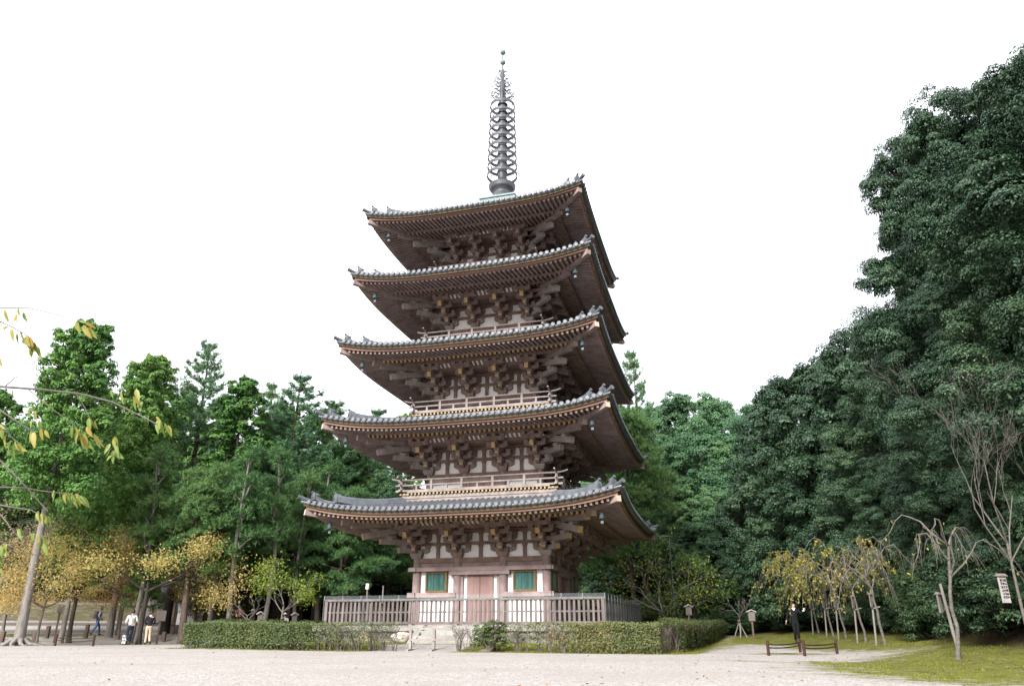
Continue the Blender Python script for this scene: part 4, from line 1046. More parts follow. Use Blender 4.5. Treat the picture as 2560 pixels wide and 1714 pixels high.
by_top(P2, 20, 'pine_tree', 'thin sparse-topped pine standing right of the narrow cedar', 'tree', 682, 948, 60, None, .8)
by_top(P1, 21, 'pine_tree', 'sparse-topped pine nearest the left corners of the middle roofs', 'tree', 757, 928, 57, None, 1.5)
by_top(P2, 20, 'pine_tree', 'dark pine whose top stands just left of the second roof corner', 'tree', 838, 995, 58, None, 1.5)
by_top(P1, 21, 'pine_tree', 'pine half hidden behind the left eaves of the pagoda', 'tree', 948, 1015, 60, None, 1.5)
by_top(S3, 18, 'cedar_tree', 'dark cedar behind the big cedar at the left edge of the photo', 'tree', 15, 965, 55, None, 1.1)
by_top(S3, 18, 'cedar_tree', 'slim cedar on a thin dark pole-like trunk behind the autumn cherries', 'tree', 282, 965, 50, None, .8)
by_top(P2, 20, 'pine_tree', 'pine with a ragged top rising just right of the pagoda behind its third roof', 'tree', 1575, 868, 62, None, .8)
by_top(D2, 15, 'pine_tree', 'flat-boughed pine partly hidden behind the right eaves of the pagoda', 'tree', 1560, 1020, 60, None, .9)
for px, py, D, lab in ((560, 985, 63, 'broad dark cedar filling the gap behind the narrow cedar'), (705, 1000, 62, 'cedar between the two sparse-topped pines of the grove'), (800, 1015, 63, 'cedar left of the second roof corner behind the dark pine'), (890, 1045, 62, 'cedar showing just outside the left eaves of the second roof'), (470, 965, 64, 'dark cedar between the twin cedar and the tall open-topped pine')):
    by_top(S3, 18, 'cedar_tree', lab, 'tree', px, py, D, None, 1.2)
def pad_tree(kind, H, label, bx, D, ty, rz=None, sx=1.0):
    g = atg(bx, D); s = (at(bx, ty, D)[2]-g[2])/H
    return plant(kind, 'pine_tree', label, 'tree', g[0], g[1], rz, (s*sx, s*sx, s))
pad_tree(D1, 12.5, 'spreading pine with cloud-like boughs behind the leafy end of the hedge', 458, 48, 1175, 0.3, 1.0)
pad_tree(D2, 15.0, 'flat-boughed pine behind the small yellow-green tree', 715, 53, 1210, 1.1, .95)
pad_tree(D2, 15.0, 'flat-boughed pine whose boughs reach under the lowest left roof corner', 850, 52, 1225, 3.1, 1.05)
pad_tree(D1, 12.5, 'second cloud-boughed pine on a mossy trunk among the grove trunks', 575, 53, 1215, 4.4, .9)
LAB_L = 'dark conifer deep in the shaded back of the left-hand grove'
for px, py, D in [(-40, 1000, 88), (70, 1060, 92), (150, 1070, 86), (230, 1060, 90), (330, 1100, 88), (430, 1100, 92), (290, 1180, 86), (480, 1150, 88), (20, 1180, 86), (110, 1220, 84), (200, 1230, 85), (380, 1240, 84), (500, 1090, 72), (590, 1080, 70), (660, 1090, 68), (720, 1080, 72), (800, 1100, 68), (880, 1090, 70), (930, 1110, 66), (1010, 1090, 70), (620, 1180, 62), (740, 1190, 62), (900, 1180, 60), (980, 1200, 62)]:
    by_top(rt_.choice((S3, S3, D2, B_FAR[0])), 15.5, 'forest_tree', LAB_L, 'tree', px, py, D, 'background trees of the left grove', 1.25)
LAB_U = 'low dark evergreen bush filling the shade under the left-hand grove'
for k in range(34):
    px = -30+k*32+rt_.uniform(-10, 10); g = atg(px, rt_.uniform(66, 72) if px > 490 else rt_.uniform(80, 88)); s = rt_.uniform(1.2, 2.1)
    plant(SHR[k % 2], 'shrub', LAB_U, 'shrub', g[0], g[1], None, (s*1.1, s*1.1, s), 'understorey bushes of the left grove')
# bare lower trunks seen against the dark: slender trees with high crowns
TR = kind_pads(200, 11, 5.5, 1.5, 9, 'pine', 'bark', 170, .34, (.5, .9), r0=.15)
for px, D, s, lab in [(520, 50, .95, 'slender pale-trunked tree behind the hedge, left of the thick mossy trunk'), (572, 47, 1.0, 'slender grey-trunked tree right of the thick mossy trunk in the grove'), (735, 52, .95, 'thin straight trunk directly behind the small yellow-green tree'), (790, 54, 1.0, 'dark leaning trunk between the yellow-green tree and the pagoda fence'), (655, 49, 1.05, 'slender trunk between the pink-shirted visitor and the small yellow-green tree'), (330, 49, 1.0, 'pale leaning trunk rising through the autumn cherry leaves')]:
    g = atg(px, D); plant(TR, 'slender_tree', lab, 'tree', g[0], g[1], None, s)
# ivy-clad young cedar by the pale leaning trunk
g = atg(345, 50); IV = kind_sugi(31, 10, 1.3, 2.4, 420, .16, nl=34, lump=.7)
plant(IV, 'cedar_tree', 'young narrow bright green cedar below the twin-topped cedar', 'tree', g[0], g[1], 1.0, .95)

# autumn cherries
C1 = kind_deciduous(41, 6.0, 2.7, 3, 'autumn', .115, 7500, .8, .3, .1, 'bark_dark', .11, .40, flat=.6, L=2.0, first=5, nfirst_spread=1.0)
C2 = kind_deciduous(42, 5.0, 2.7, 3, 'autumn', .11, 4200, .8, .2, .1, 'bark_pale', .09, .32, flat=.6, L=1.5, first=5)
C3 = kind_deciduous(43, 5.0, 2.2, 3, 'autumn_dull', .10, 2800, .8, .5, .1, 'bark_pale', .07, .34, flat=1.0, L=1.7, first=5)
for k, px, D, s, lab in [(C1, 178, 50, 1.12, 'autumn cherry with a thick dark forked trunk and tan-orange leaves'), (C1, 352, 48, 1.22, 'wide autumn cherry with orange-tan leaves above the two walkers'), (C2, 100, 47, .8, 'small autumn cherry with a thin pale leaning trunk near the big cedar'), (C2, 300, 52, 1.05, 'autumn cherry with golden leaves behind the backpack walker'), (C3, 12, 53, 1.4, 'nearly bare pinkish-brown cherry at the far left edge'), (C3, -25, 50, 1.45, 'bare twiggy cherry cut by the left frame edge'), (C1, 296, 57, 1.1, 'broad autumn cherry with tan-gold leaves standing between the dark forked cherry and the twin-topped cedar'), (C2, 432, 52, .8, 'drooping golden cherry beside the white-walled hall')]:
    g = atg(px, D); plant(k, 'cherry_tree', lab, 'tree', g[0], g[1], None, s)
MP = kind_deciduous(44, 4.2, 1.6, 3, 'maple', .16, 3000, .8, .05, .15, 'bark_dark', .07, .3, flat=.5, L=1.35, first=5)
for px, D, s, lab in [(505, 55, 1.0, 'dull green maple spreading under the pines behind the hedge'), (590, 56, 1.05, 'olive maple in the shade behind the slender grey trunks')]:
    g = atg(px, D); plant(MP, 'maple_tree', lab, 'tree', g[0], g[1], None, s)
YT = kind_deciduous(45, 4.6, 1.75, 3, 'yellow', .115, 2200, .75, .3, 0, 'bark_pale', .055, .22, flat=1.1, L=1.25, first=5)
g = atg(703, 43); yt = plant(YT, 'young_tree', 'small yellow-green tree held by a wooden tripod left of the pagoda', 'tree', g[0], g[1], 1.0, 1.1)
def tripod(label, x, y, h, r, group=None):
    o = thing('tree_support', label, 'tree support', (x, y, tz(x, y)), 0, group)
    for k in range(3):
        a = 2*math.pi*k/3+.5; mb = MB(); mb.tube([(r*math.cos(a), r*math.sin(a), -.05), (.07*math.cos(a+2.6), .07*math.sin(a+2.6), h)], [.032, .026], 6); part('leg', mb, M['wood_pale'], o)
    mb = MB(); mb.lathe([(.11, h-.14), (.115, h-.10), (.11, h-.06)], 10); part('binding', mb, M['rope'], o)
tripod('wooden tripod propping the small yellow-green tree', g[0], g[1], 1.35, .5)
# right of the pagoda
Y2 = kind_deciduous(46, 5.4, 1.1, 3, 'yellow', .115, 1300, .85, .2, 0, 'bark', .085, .38, flat=.85, L=1.75, first=6)
g = atg(1662, 52); plant(Y2, 'young_tree', 'thin spreading tree with yellowing leaves right of the lowest roof corner', 'tree', g[0], g[1], .4, 1.4)
g = atg(1740, 54); plant(MP, 'maple_tree', 'slim green maple with tiered leaves before the dark wood', 'tree', g[0], g[1], 2.0, 1.25)
g = atg(1500, 52); plant(kind_deciduous(47, 3.0, .8, 3, 'autumn', .12, 260, .7, .3, 0, 'bark', .04, .2, L=.9), 'young_tree', 'little orange-leaved sapling behind the right end of the acrylic fence', 'tree', g[0], g[1], 0, 1.25)
YB = kind_deciduous(48, 3.2, 1.3, 3, 'maple', .1, 0, .8, .3, 0, 'bark_pale', .035, .2, L=.75)
g = atg(1850, 50); plant(YB, 'young_tree', 'small leafless sapling propped by a tripod beyond the right hedge', 'tree', g[0], g[1], 1, 1.0); tripod('wooden tripod propping the leafless sapling', g[0], g[1], 1.0, .45)
g = atg(614, 45); plant(YB, 'young_tree', 'leafless pale sapling standing behind the left hedge', 'tree', g[0], g[1], 2.5, 1.1); tripod('short tripod around the leafless sapling behind the left hedge', g[0], g[1], .6, .3)

# weeping cherries in a row on the right
def kind_weep(seed, trunkh, n, reach, fall, nleaf, bark='bark_grey', rise=.9, r0=.065, lean=(0, 0), twist=.15):
    r = random.Random(seed); mb = MB(); P_, A_ = [], []
    pts = [(0, 0, -.1)]
    for k in range(1, 8): pts.append((lean[0]*k/7+r.uniform(-1, 1)*twist*.5, lean[1]*k/7+r.uniform(-1, 1)*twist*.5, trunkh*k/7))
    mb.tube(pts, [r0*1.3]+[r0*(1-.35*k/7) for k in range(1, 8)], 7)
    for k in range(n):
        a = 2*math.pi*k/n+r.uniform(-.4, .4); b = pts[r.choice((5, 6, 7))]; q = reach*r.uniform(.5, 1.1); up = rise*r.uniform(.5, 1.2); f = fall*r.uniform(.6, 1.1)
        c = []
        for t in np.linspace(0, 1, 9):
            h = up*math.sin(min(1, t*1.6)*math.pi/2)-f*max(0, t-.38)**1.4*1.9
            c.append((b[0]+math.cos(a)*q*t**.8, b[1]+math.sin(a)*q*t**.8, b[2]+h))
        c = [c[0]]+[(p[0]+r.gauss(0, .035), p[1]+r.gauss(0, .035), p[2]+r.gauss(0, .03)) for p in c[1:]]
        mb.tube(c, [.022*(1-t)+.004 for t in np.linspace(0, 1, 9)], 5)
        for m in range(r.randint(5, 8)):
            i0 = r.randint(2, 7); s0 = np.array(c[i0]); a2 = a+r.uniform(-1.2, 1.2); L_ = r.uniform(.3, .7)*fall*.8; o_ = r.uniform(.1, .45)*reach*.5
            tw = [tuple(s0+np.array([math.cos(a2)*o_*t, math.sin(a2)*o_*t, .10*math.sin(t*2)-L_*t*t])) for t in np.linspace(0, 1, 6)]
            mb.tube(tw, [.010, .008, .007, .006, .005, .004], 3, cap=False)
            if nleaf:
                for t in range(nleaf):
                    u = r.random()*4.99; j = int(u); P_.append(np.array(tw[j])*(1-u+j)+np.array(tw[j+1])*(u-j)+np.array([r.gauss(0, .05), r.gauss(0, .05), r.gauss(0, .04)-.04]))
    cm = None
    if nleaf:
        P = np.array(P_); cm = leaf_mesh('crown', P, unit(RN.normal(size=P.shape)+np.array([0, 0, .4])), RN.uniform(.7, 1.3, len(P))*(.125 if nleaf > 4 else .085), .5, LF['weep'], unit(RN.normal(size=P.shape)*.5+np.array([0, 0, -1])))
    return mb.mesh('trunk', [M[bark]]), cm
W1 = kind_weep(51, 2.9, 16, 3.0, 2.5, 30, rise=1.7, r0=.05, lean=(-.3, 0), twist=.08)
W2 = kind_weep(52, 2.6, 11, 2.2, 2.0, 14, rise=1.6, r0=.048, lean=(-.35, 0), twist=.08)
W3 = kind_weep(53, 2.2, 8, 1.5, 1.5, 3, rise=1.3, r0=.045, lean=(-.3, 0), twist=.08)
def hang_board(label, x, y, z, ang, w, h, text=False, group=None):
    o = thing('name_board', label, 'sign', (x, y, z), ang, group)
    mb = MB(); mb.box(-w/2, w/2, -.02, .02, -h, 0); b = part('board', mb, M['board_white' if text else 'board_grey'], o)
    mb = MB(); mb.add([(-w*.66, -.06, -.01), (w*.66, -.06, -.01), (w*.66, 0, .05), (-w*.66, 0, .05), (-w*.66, .06, -.01), (w*.66, .06, -.01)], [(0, 1, 2, 3), (3, 2, 5, 4), (0, 3, 4), (1, 5, 2)], 0); part('board_roof', mb, M['board_grey'], o)
    if text:
        mb = MB(); rr = random.Random(4)
        for cx in (-.29*w, .02*w, .30*w):
            z_ = -.12*h
            while z_ > -.86*h:
                s = w*.13
                for q in range(4):
                    if rr.random() < .5: mb.box(cx-s, cx+s, -.024, -.0205, z_-s*(.2+.5*q)-.006, z_-s*(.2+.5*q)+.006)
                    else: xx = cx+rr.uniform(-.7, .7)*s; mb.box(xx-.006, xx+.006, -.0245, -.0208, z_-s*1.9, z_-s*.1)
                z_ -= s*2.7
        part('lettering', mb, M['ink'], b)
    return o
wk = [(W1, 2047, 47, 1.05, 'leafiest weeping cherry, farthest of the row on the right'), (W1, 2082, 43, .98, 'yellow weeping cherry second from the far end of the row'), (W2, 2112, 40, 1.1, 'weeping cherry with thinning yellow leaves in the middle of the row'), (W2, 2160, 36, 1.12, 'weeping cherry with bent grey trunk and few leaves near the bank'), (W3, 2208, 33, 1.25, 'almost leafless weeping cherry with curling limbs nearest in the propped row')]
for n, (k, px, D, s, lab) in enumerate(wk):
    g = atg(px, D); plant(k, 'weeping_cherry', lab, 'tree', g[0], g[1], .25*n-.5, s)
    o = thing('support_post', ['grey prop post beside the leafiest weeping cherry', 'prop post of the second weeping cherry', 'prop post beside the middle weeping cherry', 'prop post beside the weeping cherry with the bent trunk', 'grey prop post beside the nearly leafless weeping cherry'][n], 'post', (g[0]-.32, g[1]-.1, tz(g[0]-.3, g[1])))
    mb = MB(); mb.tube([(-.02, 0, -.1), (.10, .02, 2.0)], [.04, .035], 8); part('pole', mb, M['bark'], o)
    mb = MB(); mb.tube([(.02, 0, 1.28), (.34, .08, 1.36)], .025, 6); part('crossbar', mb, M['wood_pale'], o)
    hang_board(['narrow name board on the leafiest weeping cherry', 'narrow name board on the second weeping cherry', 'narrow name board on the middle weeping cherry', 'name board tied to the weeping cherry with the bent trunk', 'grey name board tied to the nearly leafless weeping cherry'][n], g[0]-.30, g[1]-.24, g[2]+1.78, .9, .13, .46)
LT = kind_weep(57, 2.5, 7, 1.5, 1.3, 1, rise=1.0, r0=.05, lean=(-.35, .1), twist=.10, bark='bark_grey')
g = atg(2378, 21.5); plant(LT, 'weeping_cherry', 'leaning weeping cherry standing alone on the moss, its twigs almost bare', 'tree', g[0], g[1], 2.6, 1.02)
o = thing('support_post', 'slim prop post against the lone leaning weeping cherry', 'post', (g[0]+.1, g[1]+.1, g[2])); mb = MB(); mb.tube([(0, 0, -.1), (-.12, 0, 1.7)], [.04, .035], 8); part('pole', mb, M['bark'], o)
hang_board('grey name board tied to the lone leaning weeping cherry', g[0]-.17, g[1]-.14, g[2]+1.45, 1.0, .14, .42)
BT = kind_deciduous(61, 6.0, 2.3, 5, 'weep', .1, 0, .5, .45, 0, 'bark_grey', .036, .2, flat=1.5, L=1.75, first=5, kids=(2, 3), minr=.0025, nfirst_spread=.6)
g = atg(2562, 20.5); plant(BT, 'bare_tree', 'leafless pale tree with upswept twigs at the right edge', 'tree', g[0]+.05, g[1], 1.0, 1.03)
hang_board('large white name board with black characters hung on the leafless right-edge tree', g[0]-.30, g[1]-.26, g[2]+1.66, .55, .20, .56, True)

# foreground cherry leaning in from the left, only its drooping twigs are in the picture
FG = thing('foreground_cherry', 'drooping cherry twigs with green and orange leaves hanging in from the left edge', 'tree', tuple(atg(-900, 4.6)))
mb = MB(); base = Vector(FG.location)
def W(px, py, D): return Vector(at(px, py, D))-base
mb.tube([(0, 0, -.1), (.03, .02, .8), (-.05, .05, 1.7), (.02, .1, 2.6), (0, .05, 3.4)], [.14, .11, .10, .09, .06], 10)
part('trunk', mb, M['bark_pale'], FG)
LFG = leafmat('turning_cherry_leaves', [(.11, .19, .04), (.17, .25, .05), (.30, .30, .07), (.48, .24, .06), (.52, .18, .11)], .45, .4, .38)
twigs = [
    ([(-420, 760, 4.5), (-120, 762, 4.3), (0, 769, 4.2), (75, 770, 4.2), (140, 786, 4.2), (198, 806, 4.2)], .0055),
    ([(-400, 720, 4.4), (-60, 790, 4.1), (0, 803, 4.0), (36, 820, 4.0), (78, 845, 4.0), (98, 885, 4.0)], .0055),
    ([(-500, 930, 4.6), (-100, 955, 4.2), (0, 966, 4.1), (100, 973, 4.1), (200, 984, 4.1), (280, 1004, 4.1), (350, 1038, 4.1), (396, 1062, 4.1)], .010),
    ([(12, 966, 4.1), (40, 942, 4.1), (75, 936, 4.1), (130, 946, 4.1)], .004),
    ([(70, 972, 4.1), (110, 1005, 4.05), (150, 1036, 4.05), (190, 1066, 4.05)], .004),
    ([(190, 983, 4.1), (212, 1018, 4.1), (226, 1048, 4.1)], .0035),
    ([(-450, 880, 4.3), (-100, 985, 4.0), (0, 1025, 3.9), (45, 1055, 3.9), (88, 1082, 3.9)], .008),
    ([(-380, 960, 4.2), (-60, 1050, 3.8), (0, 1068, 3.8), (20, 1082, 3.8), (45, 1108, 3.8)], .006),
    ([(-460, 1010, 4.5), (-100, 1110, 4.1), (0, 1150, 4.0), (62, 1213, 4.0), (120, 1278, 4.0)], .008),
    ([(-420, 1190, 4.5), (-80, 1213, 4.2), (0, 1217, 4.1), (60, 1219, 4.1), (100, 1226, 4.1), (150, 1232, 4.1), (205, 1240, 4.1)], .006),
    ([(-400, 1220, 4.3), (-60, 1254, 4.0), (0, 1262, 3.9), (76, 1274, 3.9), (92, 1282, 3.9)], .006),
    ([(-420, 1180, 4.4), (-60, 1243, 4.0), (0, 1284, 3.9), (45, 1340, 3.9), (82, 1388, 3.9)], .006),
    ([(-350, 1290, 4.5), (-60, 1340, 4.2), (0, 1352, 4.2), (50, 1378, 4.2), (110, 1390, 4.2)], .005)]
for pts, rad in twigs:
    mb = MB(); P = [W(*p) for p in pts]; mb.tube(P, [rad*.68*(1.3 if k == 0 else 1)*(1-.55*k/(len(P)-1)) for k in range(len(P))], 6)
    part('branch', mb, M['bark_pale'], FG)
for p0 in ((-420, 760, 4.5), (-500, 930, 4.6), (-450, 880, 4.3), (-460, 1010, 4.5), (-420, 1190, 4.5), (-400, 1220, 4.3), (-350, 1290, 4.5)):
    q = W(*p0); mb = MB(); z = max(.6, q.z*.85); mb.tube([(0, .05, z), tuple(Vector((q.x*.5, q.y*.5, (z+q.z)/2+.06))), tuple(q)], [.035, .022, .010], 6); part('branch', mb, M['bark_pale'], FG)
def cherry_leaf(mb, base, direc, L, wd, r):
    d = Vector(direc).normalized(); s = d.cross(Vector((r.uniform(-.5, .5), -1, r.uniform(-.4, .4)))).normalized(); n = s.cross(d).normalized()
    n_ = 7; C = [];
    for k in range(n_+1):
        t = k/n_; w = wd*math.sin(math.pi*min(1, t**.8))**.85*(1-.25*t)*.5; bend = n*(-.12*L*t*t)
        c = Vector(base)+d*(L*t)+bend
        C += [c-s*w+n*w*.35, c, c+s*w+n*w*.35]
    mb.add(C, [(3*k+j, 3*k+j+1, 3*k+j+4, 3*k+j+3) for k in range(n_) for j in (0, 1)], 0, True)
rl = random.Random(12)
leaves = [  # px, py of the stalk end, leaf vector in px, distance
    (190, 803, 10, 36, 4.2), (208, 812, 20, 38, 4.2), (214, 806, 30, 16, 4.2), (198, 801, 22, 8, 4.2), (226, 822, 16, 28, 4.2), (218, 818, 28, 24, 4.2),
    (46, 770, 2, 22, 4.2), (44, 785, -6, 32, 4.0), (58, 780, 10, 30, 4.2), (14, 780, 10, 30, 4.0), (24, 816, -22, 10, 4.0), (30, 820, 2, 38, 4.0), (44, 832, 0, 34, 4.0), (52, 825, 12, 40, 4.0), (66, 838, 4, 36, 4.0), (72, 842, 12, 40, 4.0), (82, 850, -4, 34, 4.0), (86, 856, 12, 38, 4.0), (96, 872, 4, 30, 4.0), (78, 862, -8, 30, 4.0), (0, 895, 4, 26, 3.9), (4, 800, -10, 26, 4.0),
    (34, 970, -2, 34, 4.1), (304, 978, 2, 38, 4.1), (340, 972, 8, 34, 4.1), (336, 996, 2, 36, 4.1), (348, 998, 4, 34, 4.1), (278, 975, 4, 24, 4.1), (372, 1038, -4, 26, 4.1), (396, 1048, -4, 40, 4.1), (402, 1052, 8, 44, 4.1), (412, 1056, 14, 36, 4.1), (390, 1040, 14, 16, 4.1), (420, 1062, 10, 34, 4.1),
    (182, 1064, -6, 36, 4.05), (196, 1072, -12, 40, 4.05), (202, 1080, 4, 46, 4.05), (210, 1084, 6, 48, 4.05), (190, 1068, 14, 30, 4.05), (222, 1044, 2, 40, 4.1), (228, 1046, 10, 30, 4.1), (236, 1050, 8, 28, 4.1), (240, 1090, 10, 36, 4.1), (216, 1066, 16, 30, 4.1), (208, 1030, -8, 30, 4.1), (284, 1095, 4, 34, 4.1), (276, 1108, -18, 28, 4.1), (280, 1118, -18, 24, 4.1), (284, 1126, -4, 36, 4.1), (290, 1110, 6, 30, 4.1), (288, 1128, 12, 22, 4.1), (280, 1136, -16, 16, 4.1), (286, 1090, 10, 26, 4.1),
    (76, 1020, -4, 30, 4.0), (88, 1024, 2, 34, 4.0), (84, 1044, -12, 28, 4.0), (98, 1050, 6, 34, 4.0), (112, 1074, 12, 24, 4.0), (84, 1078, 0, 46, 3.9), (102, 1070, 4, 36, 4.0),
    (2, 1072, 2, 30, 3.8), (14, 1086, -4, 42, 3.8), (24, 1102, -6, 40, 3.8), (34, 1112, 0, 44, 3.8), (44, 1108, 16, 28, 3.8), (38, 1100, 6, 30, 3.8), (0, 1060, 14, 14, 3.8),
    (140, 1228, -12, 30, 4.1), (150, 1226, 2, 30, 4.1), (160, 1230, 2, 32, 4.1), (172, 1232, 6, 36, 4.1), (184, 1236, 8, 40, 4.1), (196, 1238, 4, 32, 4.1), (206, 1240, 20, 34, 4.1), (136, 1224, -8, 22, 4.1), (166, 1228, -6, 22, 4.1), (178, 1232, 16, 26, 4.1), (200, 1238, 16, 22, 4.1),
    (96, 1276, -8, 30, 3.9), (104, 1282, 0, 36, 3.9), (112, 1286, 6, 34, 3.9), (92, 1280, 4, 26, 3.9), (118, 1290, 10, 22, 3.9), (76, 1272, -10, 10, 3.9),
    (46, 1320, 6, 32, 3.9), (52, 1322, 12, 26, 3.9), (86, 1330, -10, 34, 3.9), (96, 1336, 4, 40, 3.9), (104, 1332, 14, 34, 3.9), (100, 1352, -8, 34, 3.9), (110, 1356, 8, 36, 3.9), (12, 1358, 2, 36, 3.9), (4, 1366, -2, 30, 3.9), (0, 1390, 8, 24, 3.9), (2, 1420, 4, 20, 3.9)]
mb = MB()
for px, py, dx_, dy_, D in leaves:
    p = W(px, py, D); q = W(px+dx_, py+dy_, D+rl.uniform(-.03, .03)); v = q-p; L_ = v.length*.9
    cherry_leaf(mb, p, v, L_, L_*rl.uniform(.30, .40), rl)
for px, py, dx_, dy_, D in leaves:
    if rl.random() < .45:
        p = W(px+rl.uniform(-8, 8), py+rl.uniform(-8, 8), D+rl.uniform(-.06, .06)); q = W(px+dx_*rl.uniform(.5, 1)+rl.uniform(-14, 14), py+dy_*rl.uniform(.5, .95), D+rl.uniform(-.05, .05)); v = q-p; cherry_leaf(mb, p, v, v.length, v.length*rl.uniform(.22, .42), rl)
part('leaves', mb, LFG, FG)

# ================================================================ PEOPLE
M['skin'] = mat('skin', (.50, .31, .23), (.45, .27, .20), 8, .6, .3)
M['hair'] = mat('black_hair', (.014, .012, .011), (.028, .022, .02), 30, .5, .4)
M['hair_b'] = mat('dark_brown_hair', (.035, .018, .012), (.05, .028, .02), 30, .5, .4)
def cloth(n, c): M[n] = mat(n, c, tuple(x*.8 for x in c), 6, .9, .1, .2, 30)
for n_, c_ in (('white_shirt', (.80, .79, .79)), ('lilac_shirt', (.36, .40, .62)), ('blue_jeans', (.10, .17, .33)), ('navy_trousers', (.022, .032, .055)), ('beige_trousers', (.52, .40, .29)), ('dark_jacket', (.022, .022, .03)), ('black_suit', (.012, .012, .014)), ('pink_shirt', (.55, .23, .27)), ('grey_trousers', (.22, .22, .23)), ('pale_blue_shirt', (.48, .56, .66)), ('dark_shirt', (.03, .03, .035)), ('grey_bag', (.13, .12, .13)), ('tan_bag', (.42, .28, .18)), ('brown_shoe', (.07, .03, .02)), ('black_shoe', (.02, .02, .022)), ('white_cap', (.75, .74, .75))): cloth(n_, c_)
def skin_mesh(name, V, E, Rd, m, sub=1, root=0):
    me = bpy.data.meshes.new(name+'_src'); me.from_pydata([tuple(v) for v in V], E, [])
    o = bpy.data.objects.new(name+'_src', me); COL.objects.link(o)
    md = o.modifiers.new('skin', 'SKIN')
    lay = me.skin_vertices[0].data
    for k, r in enumerate(Rd):
        lay[k].radius = r if hasattr(r, '__len__') else (r, r); lay[k].use_root = (k == root)
    s = o.modifiers.new('sub', 'SUBSURF'); s.levels = sub; s.render_levels = sub
    dg = bpy.context.evaluated_depsgraph_get(); res = bpy.data.meshes.new_from_object(o.evaluated_get(dg)); res.name = name
    bpy.data.objects.remove(o); bpy.data.meshes.remove(me)
    res.materials.clear(); res.materials.append(m); res.polygons.foreach_set('use_smooth', [True]*len(res.polygons)); return res
def person(label, loc, rz, H, top, bottom, shoe, hairm, J, top_len=.88, cap=None, jacket=1.0):
    """J: joint positions for height 1.7 m, facing +y, z up; L = the person's left (-x when seen from behind facing +y is left)"""
    s = H/1.7; o = thing('person', label, 'person', loc, rz, None, s)
    D = dict(hipL=(-.09, 0, .90), hipR=(.09, 0, .90), kneeL=(-.10, .02, .49), kneeR=(.10, .02, .49), ankL=(-.10, -.02, .08), ankR=(.10, -.02, .08), toeL=None, toeR=None,
             shL=(-.18, 0, 1.40), shR=(.18, 0, 1.40), elL=(-.24, -.03, 1.13), elR=(.24, -.03, 1.13), wrL=(-.25, .06, .89), wrR=(.25, .06, .89), head=(0, .015, 1.585), face=(0, 1, 0), pel=(0, 0, .95), chest=(0, .0, 1.24))
    D.update(J); V, E, Rd = [], [], []
    def add(p, r, par=None):
        V.append(Vector(p)); Rd.append(r)
        if par is not None: E.append((par, len(V)-1))
        return len(V)-1
    def mid(a, b, t=.5): return Vector(D[a])*(1-t)+Vector(D[b])*t
    pel = add(D['pel'], (.105, .08)); wa = add(Vector(D['pel'])*.5+Vector(D['chest'])*.5, (.115, .085), pel); ch = add(D['chest'], (.135, .10), wa)
    hd = Vector(D['head']); up_ = add(Vector((Vector(D['chest']).x*.8, Vector(D['chest']).y*.8, 1.38)), (.12, .08), ch); nb = add(Vector((hd.x*.4, hd.y*.4, 1.455)), .058, up_)
    nk = add(Vector((hd.x*.8, hd.y*.8-.005, 1.50)), .052, nb); f = Vector(D['face']).normalized()
    h1 = add(hd-Vector((0, 0, .035))+f*.012, (.072, .080), nk); h2 = add(hd+Vector((0, 0, .04)), (.080, .092), h1); h3 = add(hd+Vector((0, 0, .085)), (.055, .065), h2)
    nose = add(hd+f*.108+Vector((0, 0, -.012)), .012, h1)
    sd_ = f.cross(Vector((0, 0, 1)))
    for q in (1, -1): add(hd+sd_*(q*.086)+Vector((0, 0, -.005)), (.010, .016), h1)
    for q in 'LR':
        a = add(D['sh'+q], .052, up_); b = add(mid('sh'+q, 'el'+q), .045, a); c = add(D['el'+q], .038, b); d = add(mid('el'+q, 'wr'+q, .4), .036, c); e = add(D['wr'+q], .024, d)
        dv = (Vector(D['wr'+q])-Vector(D['el'+q])).normalized(); pm = add(Vector(D['wr'+q])+dv*.05, (.034, .018), e)
        sv = dv.cross(Vector((1, 0, 0)) if abs(dv.x) < .8 else Vector((0, 0, 1))).normalized(); bend = dv.cross(sv)
        for k in range(4):
            L_ = (.065, .078, .072, .055)[k]; b0 = Vector(D['wr'+q])+dv*.075+sv*(.019*(k-1.5)*1.2)
            f1 = add(b0, .0085, pm); f2 = add(b0+dv*L_*.55+bend*.008, .008, f1); add(b0+dv*L_*.95+bend*.026, .0065, f2)
        t1 = add(Vector(D['wr'+q])+dv*.035+sv*-.042, .009, pm); add(Vector(D['wr'+q])+dv*.08+sv*-.058, .0075, t1)
    for q in 'LR':
        a = add(D['hip'+q], .066, pel); b = add(mid('hip'+q, 'knee'+q), .060, a); c = add(D['knee'+q], .052, b); d = add(mid('knee'+q, 'ank'+q, .35), .050, c); e = add(D['ank'+q], .034, d)
    part('body', skin_mesh('body', V, E, Rd, M['skin']), None, o)
    # shirt or jacket
    V, E, Rd = [], [], []; j = jacket
    zb = top_len; px_, py_ = Vector(D['pel']).x, Vector(D['pel']).y
    a0 = add((px_, py_, zb), (.155*j, .125*j)); a1 = add(Vector(D['pel'])*.5+Vector(D['chest'])*.5, (.140*j, .108*j), a0); a2 = add(D['chest'], (.155*j, .120*j), a1); a3 = add(V[a2]*.2+Vector((0, 0, 1.385))*.8+Vector((V[a2].x*.4, V[a2].y*.6, 0)), (.135*j, .090*j), a2); a4 = add(Vector((hd.x*.4, hd.y*.4, 1.452)), .068, a3)
    for q in 'LR':
        b = add(D['sh'+q], .068*j, a3); c = add(mid('sh'+q, 'el'+q), .060*j, b); d = add(D['el'+q], .054*j, c); e = add(mid('el'+q, 'wr'+q, .88), .043*j, d)
    part('top', skin_mesh('top', V, E, Rd, M[top]), None, o)
    V, E, Rd = [], [], []
